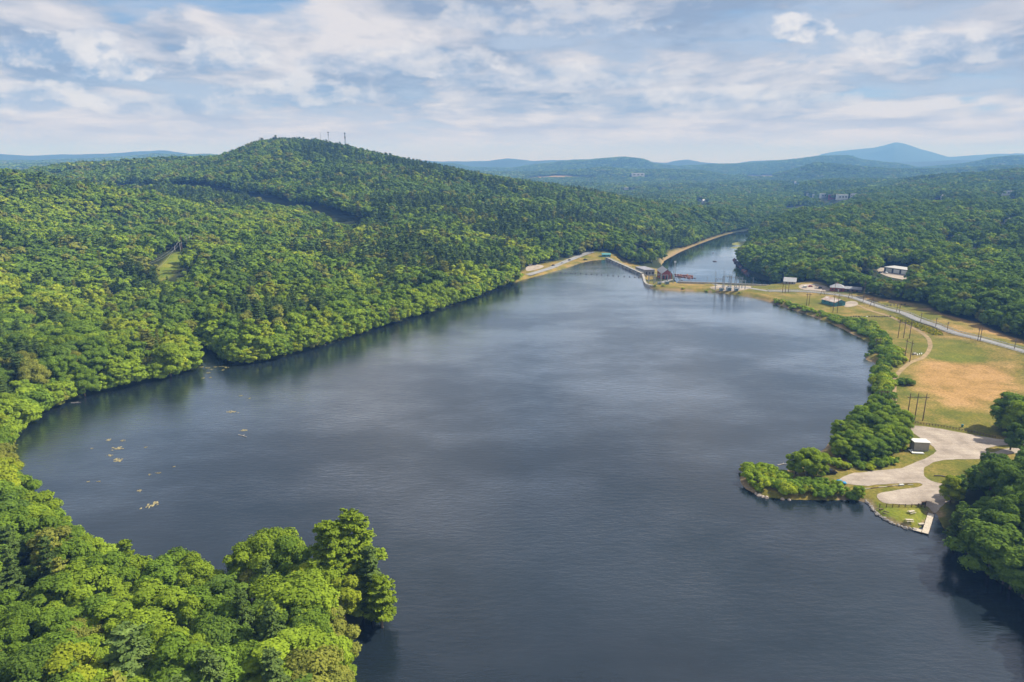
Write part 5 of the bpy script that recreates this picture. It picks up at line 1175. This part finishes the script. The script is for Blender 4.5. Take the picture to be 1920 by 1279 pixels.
MB().box(-.67, .67, -.05, .05, .8, 1.9).build('panel', pm('dark_board', (.06, .07, .06), .3, 2, .8), t); MB().box(-.95, .95, -.3, .3, 2.102, 2.2).build('roof', wood, t)
for px, py, rz, lb in ((1709, 962, .25, 'pale picnic table on the launch lawn, upper of two'), (1705, 978, -.1, 'pale picnic table on the launch lawn, lower of two')):
    x, y, z = PG(px, py); t = thing('picnic_table', lb, 'picnic table', (x, y, z), rz, 'picnic tables on the launch lawn')
    MB().box(-1.2, 1.2, -.42, .42, .72, .79).build('tabletop', palewood, t)
    for s in (-1, 1):
        MB().box(-1.2, 1.2, s * .8 - .15, s * .8 + .15, .42, .48).build('bench', palewood, t)
        lg = MB(); lg.bar((s * .85, -.75, 0), (s * .85, .25, .72), .09); lg.bar((s * .85, .75, 0), (s * .85, -.25, .72), .09); lg.bar((s * .85, -.8, .38), (s * .85, .8, .38), .08); lg.build('leg', palewood, t)
x, y, z = PG(1652, 956); t = thing('bench', 'small dark bench at the left corner of the launch lawn', 'bench', (x, y, z), .1); MB().box(-.75, .75, -.25, .25, .4, .47).build('seat', wood, t)
for s in (-.6, .6): MB().box(s - .06, s + .06, -.2, .2, -.1, .4).build('leg', wood, t)
for k, (px, py) in enumerate(((1659, 963), (1662.5, 960))): x, y, z = PG(px, py); o = tag(MB().box(-.9, .9, -.14, .14, 0, .14).build('plank', wood, bevel=.02), ['dark plank lying on the lawn, lower of a pair', 'dark plank lying on the lawn, upper of a pair'][k], 'plank'); o.location = (x, y, z + .02); o.rotation_euler = (0, 0, -.9)
# boat ramp dock
x0, y0 = P(1746, 963, .5); x1_, y1_ = P(1734.5, 999.5, .5); L = math.hypot(x1_ - x0, y1_ - y0); t = thing('dock', 'pale plank dock with L-shaped end beside the boat ramp', 'dock', (x0, y0, 0), math.atan2(y1_ - y0, x1_ - x0))
for k in range(4): MB().box(L * k / 4 + .03, L * (k + 1) / 4 - .03, -.95, .95, .38 - .02 * k, .55 - .02 * k).build('deck_section', palewood, t)
MB().box(L - 1.9, L, -3.6, -.98, .30, .47).build('end_deck', palewood, t)
for u in (.3, L * .33, L * .66, L - .2):
    for s in (-1.02, 1.02): MB().tube([(u, s, -2), (u, s, 1.0)], .07, 7).build('pile', wood, t)
x, y, z = PG(1727, 984); o = tag(MB().box(-1.0, 1.0, -.5, .5, .05, .5).build('step', palewood, bevel=.04), 'pale wooden step box beside the dock end', 'step'); o.location = (x, y, z); o.rotation_euler = (0, 0, .1)
for k, (px, py, L, sz) in enumerate(((1624, 917, 3.6, .17), (1640, 915.5, 3.4, .16), (1655, 914, 3.6, .17), (1668, 912.5, 3.0, .15), (1680, 911, 3.2, .16), (1699, 908.5, 2.8, .15), (1707, 909.5, 2.2, .14))):
    x, y, z = PG(px, py); o = tag(MB().tube([(-L / 2, 0, 0), (0, .08, .02), (L / 2, 0, 0)], [sz, sz * 1.1, sz * .85], 9).build('log', [palewood, wood][k % 2]), 'guard log on the grass strip across the gravel lot, %s from the left' % ORD(k + 1), 'log', 'guard logs on the grass strip'); o.location = (x, y, z + sz); o.rotation_euler = (0, 0, .16 + .07 * math.sin(k * 3))
x, y, z = PG(1690, 910.5); o = tag(MB().box(-.9, .9, -.35, .35, 0, .6).build('concrete_block', white, bevel=.05), 'whitish concrete block in the row of guard logs', 'block'); o.location = (x, y, z); o.rotation_euler = (0, 0, .1)
for k, (px, py) in enumerate(((1760, 893), (1776, 894.5))): x, y, z = PG(px, py); o = tag(MB().tube([(-1.7, 0, 0), (0, .1, 0), (1.7, 0, 0)], [.2, .22, .17], 9).build('log', darkrock), ['dark log on the grass island by the right-hand wood, left', 'dark log on the grass island by the right-hand wood, right'][k], 'log', 'dark logs on the grass island'); o.location = (x, y, z + .2); o.rotation_euler = (0, 0, -.1)
x, y, z = PG(1804, 801); t = thing('waste_bin', 'small teal bin on the dry field edge behind the long fence', 'bin', (x, y, z)); MB().tube([(0, 0, 0), (0, 0, 1.3)], [.42, .5], 12).build('body', teal, t); MB().tube([(0, 0, 1.303), (0, 0, 1.45)], [.52, .3], 12).build('lid', teal, t)
# stones
def stone(name, pts3, r, m, label, cat, group, seed, flat=.7):
    o = tag(MB().blob((0, 0, 0), r, seed, 2, .22, flat).build(name, m), label, cat, group); o.location = pts3; o.rotation_euler = (0, 0, seed * 1.7); return o
edge = [P(*p) for p in ((1621, 937), (1645, 966), (1669, 980), (1698, 991), (1722, 995))]; k = 0
for a, b in zip(edge[:-1], edge[1:]):
    n_ = int(math.hypot(b[0] - a[0], b[1] - a[1]) / 1.25)
    for j in range(n_):
        f_ = j / n_; k += 1; stone('boulder', (a[0] + (b[0] - a[0]) * f_ + rnd.uniform(-.2, .2), a[1] + (b[1] - a[1]) * f_ + rnd.uniform(-.2, .2), .18), rnd.uniform(.5, .85), rock, 'stone edging the launch lawn at the water, %s counted from the thicket' % ORD(k), 'boulder', 'stones edging the launch lawn', k)
for k, (px, py, r) in enumerate(((1424, 929, 1.0), (1430, 931, .8), (1437, 933, .9), (1467, 936, .8), (1418, 926, .7), (1480, 937, .6))): stone('boulder', (*P(px, py, .15), .15), r, pm('pale_rock', (.46, .38, .31), .4, 1.2, .95), ['biggest pale', 'second pale', 'third pale', 'lone pale right-hand', 'outermost pale', 'smallest pale'][k] + ' stone at the waterline of the launch point', 'boulder', 'shore stones of the launch point', 60 + k)
for k in range(19): x, y, z = PG(1581 + k * 4.9, 594 + .5 * math.sin(k)); stone('boulder', (x, y, z + .2), rnd.uniform(.5, .8), white if k == 9 else darkrock, ('whitish boulder in the middle of the long dark row across the field' if k == 9 else 'dark boulder of the long row across the field, %s from the lake' % ORD(k + 1)), 'boulder', 'boulder row across the field', 80 + k)
for k in range(7): x, y, z = PG(1657 + k * 6.6, 573 - .3 * k); stone('boulder', (x, y, z + .2), rnd.uniform(.6, .9), darkrock, 'dark boulder behind the road guard rail, %s from the left' % ORD(k + 1), 'boulder', 'boulders behind the road', 110 + k)
for k in range(16):
    x, y = P(1268 + (k % 8) * 4.3 + rnd.uniform(-1.5, 1.5), 514 + (k // 8) * 3.2 + (k % 8) * .5, RZ + .6); stone('rock', (x, y, RZ + .3), rnd.uniform(1.2, 2.6), redrock, 'reddish rock in the tailrace, %s row, %s from the powerhouse' % (['back', 'front'][k // 8], ORD(k % 8 + 1)), 'rock', 'reddish rocks below the powerhouse', 130 + k)
for k in range(14):
    f_ = k / 13; x, y = P(1377 + 24 * f_ + rnd.uniform(-2, 2), 489 + 24 * f_ + rnd.uniform(-2, 2), RZ + .5); stone('rock', (x, y, RZ + .6), rnd.uniform(1.8, 3.6), darkrock if k % 3 else redrock, '%s rock of the outcrop under the right river bank, %s from its far tip' % ('dark' if k % 3 else 'reddish', ORD(k + 1)), 'rock', 'rocks of the right river bank', 150 + k)
for k, (px, py, r, lb) in enumerate(((1340, 490.5, 2.3, 'low dark rock islet in the middle of the river'), (1337, 474.5, 1.3, 'tiny far rock in the middle of the river'), (1278, 526, 1.2, 'lone dark rock near the tailrace wall'), (1303, 522, 1.4, 'lone dark rock right of the reddish rocks'))): stone('rock', (*P(px, py, RZ), RZ + .2), (r * 1.5, r, r * .4), darkrock, lb, 'rock', None, 170 + k)
# grassy bars in the river
for k, (pts, lb) in enumerate((([(1366, 458), (1385, 453), (1412, 453), (1412, 459), (1390, 461.5)], ''), ([(1364, 465), (1383, 462), (1408, 460.5), (1404, 468), (1392, 468), (1380, 466.5)], ''))):
    pl = smooth_poly(np.array([P(p[0], p[1], RZ) for p in pts]), 2); o = sheet('land', pl, lambda x, y, pl=pl: RZ - .1 + .8 * sstep(0, 6, -sdist(pl, x, y) + .5), MT['turf'], 4); tag(o, kind='structure')
# driftwood, pads and mats on the water
for k, (a, b, lb) in enumerate((((1458, 871.5), (1478, 870), 'bleached branch floating left of the round tree'), ((447, 815), (463, 820), 'pale driftwood stick floating off the left bank'), ((590, 651), (612, 646), 'fallen pale log at the waterline of the left bank'), ((133, 755), (152, 755), 'bleached log lying at the near left bank'))):
    A, B = P(*a, .1), P(*b, .1); m_ = ((A[0] + B[0]) / 2, (A[1] + B[1]) / 2); mb = MB().tube([(A[0] - m_[0], A[1] - m_[1], .05), (0, .2, .15), (B[0] - m_[0], B[1] - m_[1], .3)], [.16, .14, .06], 7); mb.tube([(0, .2, .1), ((B[0] - A[0]) * .15, 1.0, .5)], [.09, .03], 5)
    tag(mb.build('driftwood', deadbark), lb, 'driftwood').location = (*m_, 0)
matm = pm('algae', (.34, .29, .15), .4, 1.2, .9); padm = pm('lily_pads', (.26, .235, .06), .4, .8, .7)
def floe(px, py, w, h, label, group, seed, m):
    x, y = P(px, py); d = proj((x, y, 0))[2]; wx = w * d / F / 2; wy = h * d * d / (F * CAM_H) / 2; q_ = random.Random(seed); bm = MB()
    for c in range(24):         # a clotted raft: several ragged lobes a few centimetres thick
        ox, oy = q_.gauss(0, .45) * wx, q_.gauss(0, .45) * wy; n_ = 10; rr = [q_.uniform(.07, .26) for _ in range(n_)]
        pr = [(ox + math.cos(2 * math.pi * j / n_) * wx * rr[j] * .8, oy + math.sin(2 * math.pi * j / n_) * wy * rr[j] * .9) for j in range(n_)]; zt = .04 + .004 * c; b = len(bm.v)
        bm.v += [(u, v, -.05) for u, v in pr] + [(u, v, zt) for u, v in pr]; bm.f += [tuple(range(b + n_, b + 2 * n_))] + [(b + j, b + (j + 1) % n_, b + n_ + (j + 1) % n_, b + n_ + j) for j in range(n_)]
    tag(bm.build('algae_mat', m), label, 'algae mat', group).location = (x, y, 0)
for k, (px, py, w, h, lb) in enumerate(((283, 947, 21, 14, 'largest tan algae mat, nearest the small bay'), (262, 920, 10, 5, 'small tan algae mat above the largest one'), (204, 825, 10, 4, 'thin algae mat, upper left of the floating patches'), (230, 826, 8, 3, 'thin algae mat, upper right of the floating patches'), (219, 841, 26, 6, 'broad pale algae mat, top of the two broad ones'), (207, 854, 12, 4, 'yellowish algae mat between the two broad pale ones'),
                                        (221, 863, 22, 8, 'broad pale algae mat, lower of the two broad ones'), (436, 772, 20, 5, 'tan algae mat farthest from the left bank'), (273, 765 + 74, 6, 2, 'small algae fleck right of the broad mats'), (172, 841, 7, 2, 'small pale fleck left of the broad mats'), (166, 903, 6, 2.5, 'white fleck lowest toward the left bank'), (185, 903, 8, 2, 'thin pale fleck beside the white fleck'), (281, 890, 6, 2.5, 'small fleck between broad mats and largest mat'), (296, 887, 12, 2, 'long thin fleck above the largest mat'), (327, 875, 5, 2, 'lone pinkish fleck out on the water'), (457, 807, 14, 4, 'reddish fleck beside the floating stick'))):
    floe(px, py, w, h, lb, 'floating mats', 200 + k, matm)
for k, (px, py, w) in enumerate(((378, 688, 9), (388, 690, 12), (396, 693, 7), (416, 687, 10), (424, 689, 9), (418, 694, 6), (390, 699, 8), (382, 709, 7), (394, 708, 6), (404, 688, 7), (452, 742, 7), (468, 747, 5))): floe(px, py, w, 2.2, 'yellowish lily pad raft in the dark cove, %s from the cove corner' % ORD(k + 1), 'lily pads in the cove', 230 + k, padm)
# guard rails along the embankment road
for s, lb in ((-1, 'pale guard rail on the field side of the embankment road'), (1, 'pale guard rail on the wood side of the embankment road')):
    Q = RP[::2] + RN[::2] * s * 3.8; m_ = Q[:, 0] < 430; Q = Q[m_]; c = Q[len(Q) // 2]; Z = np.maximum(ground(Q[:, 0], Q[:, 1]), ground(RP[::2][m_][:, 0], RP[::2][m_][:, 1]) - .2) + .1
    t = thing('guard_rail', lb, 'guard rail', (c[0], c[1], 0)); rl = MB(); V = [Vector((q_[0] - c[0], q_[1] - c[1], z)) for q_, z in zip(Q, Z)]
    for a, b in zip(V[:-1], V[1:]): rl.bar(a + Vector((0, 0, .65)), b + Vector((0, 0, .65)), .12, .42)
    rl.build('rail', pm('galvanised_rail', (.62, .62, .60), .15, 1, .5, .2), t)
    for v in V[::3][:95]: MB().box(-.08, .08, -.08, .08, -.2, .7).build('post', wood, t).location = v
# yellow weeds below the road
yw = GP([(1676, 594), (1700, 600), (1730, 610), (1765, 622), (1770, 629), (1755, 629), (1720, 616), (1690, 604)])
X, Y = fill(yw, .9); C = np.stack([X, Y, ground(X, Y) + .35], 1); nn = rng.normal(size=C.shape) + np.array([0, 0, .8]); nn /= np.linalg.norm(nn, axis=1)[:, None]
o = link(bpy.data.objects.new('weeds', tree_mesh('weeds', leaf_quads(C, nn, 1.0), rng.random(len(X)), MT['leaf_o']))); o.color = (.30, .28, .02, 1); tag(o, kind='stuff')
x, y, z = PG(1714, 665); t = thing('culvert_pipe', 'short grey concrete pipe beside the dirt track bend', 'pipe', (x, y, z), .4); MB().tube([(-1.2, 0, .6), (1.2, 0, .6)], .65, 14).build('pipe', conc, t)
for k in range(3): x, y, z = PG(1720 + k * 4, 665.5 - k * .8); o = tag(MB().box(-1.6, 1.6, -.2, .2, 0, .35).build('concrete_beam', white, bevel=.03), 'white concrete beam beside the track bend, %s from the grey pipe' % ORD(k + 1), 'beam', 'white beams at the track bend'); o.location = (x, y, z + .05); o.rotation_euler = (0, 0, 1.0)
x, y, z = PG(20, 886); t = thing('boat', 'small white boat pulled up under the trees at the left frame edge', 'boat', (x, y, max(z, .1)), .5)
hl = MB(); L = 4.2; secs = [(-2.1, .62, .5), (-1, .75, .5), (.4, .72, .52), (1.4, .45, .6), (2.1, .04, .7)]
for (xa, wa, ha), (xb, wb, hb) in zip(secs[:-1], secs[1:]):
    hl.poly([(xa, -wa, ha), (xa, -wa * .6, 0), (xb, -wb * .6, .05), (xb, -wb, hb)]); hl.poly([(xa, wa, ha), (xa, wa * .6, 0), (xb, wb * .6, .05), (xb, wb, hb)]); hl.poly([(xa, -wa * .6, 0), (xa, wa * .6, 0), (xb, wb * .6, .05), (xb, -wb * .6, .05)])
hl.poly([(-2.1, -.62, .5), (-2.1, .62, .5), (-2.1, .37, 0), (-2.1, -.37, 0)]); hl.build('hull', white, t); MB().box(-1.2, -.9, -.66, .66, .32, .38).build('seat', palewood, t); MB().box(.2, .5, -.64, .64, .32, .38).build('seat', palewood, t)
# ------------------------------------------------------------------ light, sky, air
SUN_EL, SUN_AZ = R(43), R(77)             # azimuth clockwise from the view direction
sd = bpy.data.lights.new('sun', 'SUN'); sd.energy = 5.0; sd.angle = R(.53); sd.color = (1, .95, .86)
so = link(bpy.data.objects.new('sun', sd)); so.location = (0, 0, 300)
sv = Vector((math.sin(SUN_AZ) * math.cos(SUN_EL), math.cos(SUN_AZ) * math.cos(SUN_EL), math.sin(SUN_EL)))
so.rotation_euler = sv.to_track_quat('Z', 'Y').to_euler()
w = bpy.data.worlds.new('World'); S.world = w; w.use_nodes = True; nt = w.node_tree; nt.nodes.clear()
out = nt.nodes.new('ShaderNodeOutputWorld'); bg = nt.nodes.new('ShaderNodeBackground'); nt.links.new(bg.outputs[0], out.inputs[0])
sky = nt.nodes.new('ShaderNodeTexSky'); sky.sky_type = 'NISHITA'; sky.sun_disc = False; sky.sun_elevation = SUN_EL; sky.sun_rotation = SUN_AZ; sky.altitude = 200; sky.dust_density = 1.0; sky.ozone_density = 1.5
g = nt.nodes.new('ShaderNodeTexCoord').outputs['Generated']
sx = nt.nodes.new('ShaderNodeSeparateXYZ'); nt.links.new(g, sx.inputs[0])
def skymath():
    def V2(x, y, z=0.0):
        c = nt.nodes.new('ShaderNodeCombineXYZ')
        for i, v in enumerate((x, y, z)):
            if isinstance(v, (int, float)): c.inputs[i].default_value = v
            else: nt.links.new(v, c.inputs[i])
        return c.outputs[0]
    def deck(off, sc_x, sc_y, rot, loc, warp):
        den = mth(nt, 'ADD', mth(nt, 'MAXIMUM', sx.outputs[2], 0.0), off)
        v = V2(mth(nt, 'DIVIDE', sx.outputs[0], den), mth(nt, 'DIVIDE', sx.outputs[1], den))
        wn = nt.nodes.new('ShaderNodeTexNoise'); wn.inputs['Scale'].default_value = 1.3; wn.inputs['Detail'].default_value = 4; nt.links.new(v, wn.inputs['Vector'])
        va = nt.nodes.new('ShaderNodeVectorMath'); va.operation = 'MULTIPLY_ADD'; nt.links.new(wn.outputs['Color'], va.inputs[0]); va.inputs[1].default_value = warp; nt.links.new(v, va.inputs[2])
        mp = nt.nodes.new('ShaderNodeMapping'); nt.links.new(va.outputs[0], mp.inputs['Vector']); mp.inputs['Scale'].default_value = (sc_x, sc_y, 1); mp.inputs['Rotation'].default_value = (0, 0, R(rot)); mp.inputs['Location'].default_value = loc
        return mp.outputs[0]
    def shift(v, d):
        mp = nt.nodes.new('ShaderNodeMapping'); nt.links.new(v, mp.inputs['Vector']); mp.inputs['Location'].default_value = d; return mp.outputs[0]
    def step(v, a, b): 
        n = nt.nodes.new('ShaderNodeMapRange'); n.interpolation_type = 'SMOOTHSTEP'; nt.links.new(v, n.inputs[0]); n.inputs[1].default_value = a; n.inputs[2].default_value = b; return n.outputs[0]
    blue = mix(nt, .7, sky.outputs[0], (1.35, 2.7, 4.9))
    # high thin deck, streaked
    h = deck(.16, .55, 1.5, 8, (7.3, 2.2, 0), (.5, .3, .3)); nh = noise(nt, h, 1.5, 8, .58)
    c = mix(nt, mth(nt, 'MULTIPLY', step(nh, .34, .52), .92), blue, (3.4, 3.95, 5.0))
    # lower heaped deck with bright tops and blue-grey bases
    l = deck(.12, .80, .62, 4, (CLX, CLY, 0), (.45, .4, .4)); n1 = noise(nt, l, 1.15, 11, .58)
    n2 = noise(nt, shift(l, (-.16, -.26, 0)), 1.15, 11, .58)
    m = step(n1, .36, .47); lit = mth(nt, 'MULTIPLY_ADD', mth(nt, 'SUBTRACT', n1, n2), 5.2, .42, clamp=True)
    cc = mix(nt, lit, (2.15, 2.7, 3.75), (5.9, 5.6, 5.7))
    c = mix(nt, mth(nt, 'MULTIPLY', m, .94), c, cc)
    # single heaps: a ragged mass round a direction, lit from above right, flat and grey-blue below
    u, vv = mth(nt, 'DIVIDE', sx.outputs[0], sx.outputs[1]), mth(nt, 'DIVIDE', sx.outputs[2], sx.outputs[1])
    hv = V2(mth(nt, 'MULTIPLY', u, 15.0), mth(nt, 'MULTIPLY', vv, 27.0)); q1 = noise(nt, hv, 1.0, 9, .6); q2 = noise(nt, shift(hv, (-.25, -.45, 0)), 1.0, 9, .6)
    ahead = step(sx.outputs[1], .3, .5)
    for px, py, a, b, k in ((1500, 58, .050, .021, .95), (210, 130, .075, .030, .9), (105, 95, .10, .032, .75), (80, 188, .095, .026, .85), (560, 178, .13, .024, .7), (1750, 90, .17, .030, .6), (430, 112, .07, .03, .75), (760, 120, .14, .028, .55), (1050, 150, .18, .022, .5), (1330, 190, .20, .020, .45), (300, 200, .12, .018, .6), (1000, 40, .16, .03, .5), (330, 240, .05, .010, .5), (80, 252, .07, .011, .5), (1180, 258, .12, .012, .35)):
        x, y, z = ray(px, py); du = mth(nt, 'DIVIDE', mth(nt, 'SUBTRACT', u, x / y), a); dv = mth(nt, 'DIVIDE', mth(nt, 'SUBTRACT', vv, z / y), b)
        dd = mth(nt, 'SQRT', mth(nt, 'ADD', mth(nt, 'MULTIPLY', du, du), mth(nt, 'MULTIPLY', mth(nt, 'MULTIPLY', dv, dv), mth(nt, 'MULTIPLY_ADD', mth(nt, 'LESS_THAN', dv, 0.0), 1.2, 1.0))))
        mm = step(mth(nt, 'ADD', dd, mth(nt, 'MULTIPLY', mth(nt, 'SUBTRACT', q1, .5), -2.1)), 1.05, .70)
        li = mth(nt, 'MULTIPLY_ADD', mth(nt, 'SUBTRACT', q1, q2), 4.0, mth(nt, 'MULTIPLY_ADD', mth(nt, 'MULTIPLY_ADD', du, .35, dv), .30, .52), clamp=True)
        c = mix(nt, mth(nt, 'MULTIPLY', mth(nt, 'MULTIPLY', mm, ahead), k), c, mix(nt, li, (2.3, 3.1, 4.5), (6.1, 5.95, 6.1)))
    low = step(sx.outputs[2], .10, -.005)
    return mix(nt, mth(nt, 'MULTIPLY', mth(nt, 'POWER', low, 1.4), .9), c, (7.4, 5.9, 5.7))
CLX, CLY = 2.4, 5.2
col = skymath()
nt.links.new(col, bg.inputs['Color']); bg.inputs['Strength'].default_value = .093
# air
hm = bpy.data.materials.new('haze'); hm.use_nodes = True; nt = hm.node_tree; nt.nodes.clear()
o = nt.nodes.new('ShaderNodeOutputMaterial'); pv = nt.nodes.new('ShaderNodeVolumePrincipled'); nt.links.new(pv.outputs[0], o.inputs['Volume'])
pv.inputs['Color'].default_value = (.18, .43, 1, 1); pv.inputs['Absorption Color'].default_value = (.62, .68, .6, 1); pv.inputs['Density'].default_value = 1.55e-4; pv.inputs['Anisotropy'].default_value = 0
tag(MB().box(-16000, 16000, -400, 17000, float(GZ.min()) - 1.0, float(GZ.max()) + 25).build('haze', hm), kind='stuff')
S.view_settings.view_transform = 'Standard'; S.view_settings.look = 'None'; S.view_settings.exposure = .55; S.view_settings.gamma = 1
S.render.engine = 'CYCLES'; S.cycles.use_denoising = True; S.cycles.max_bounces = 6; S.cycles.diffuse_bounces = 3; S.cycles.glossy_bounces = 2; S.cycles.transmission_bounces = 3; S.cycles.volume_bounces = 0; S.cycles.transparent_max_bounces = 8
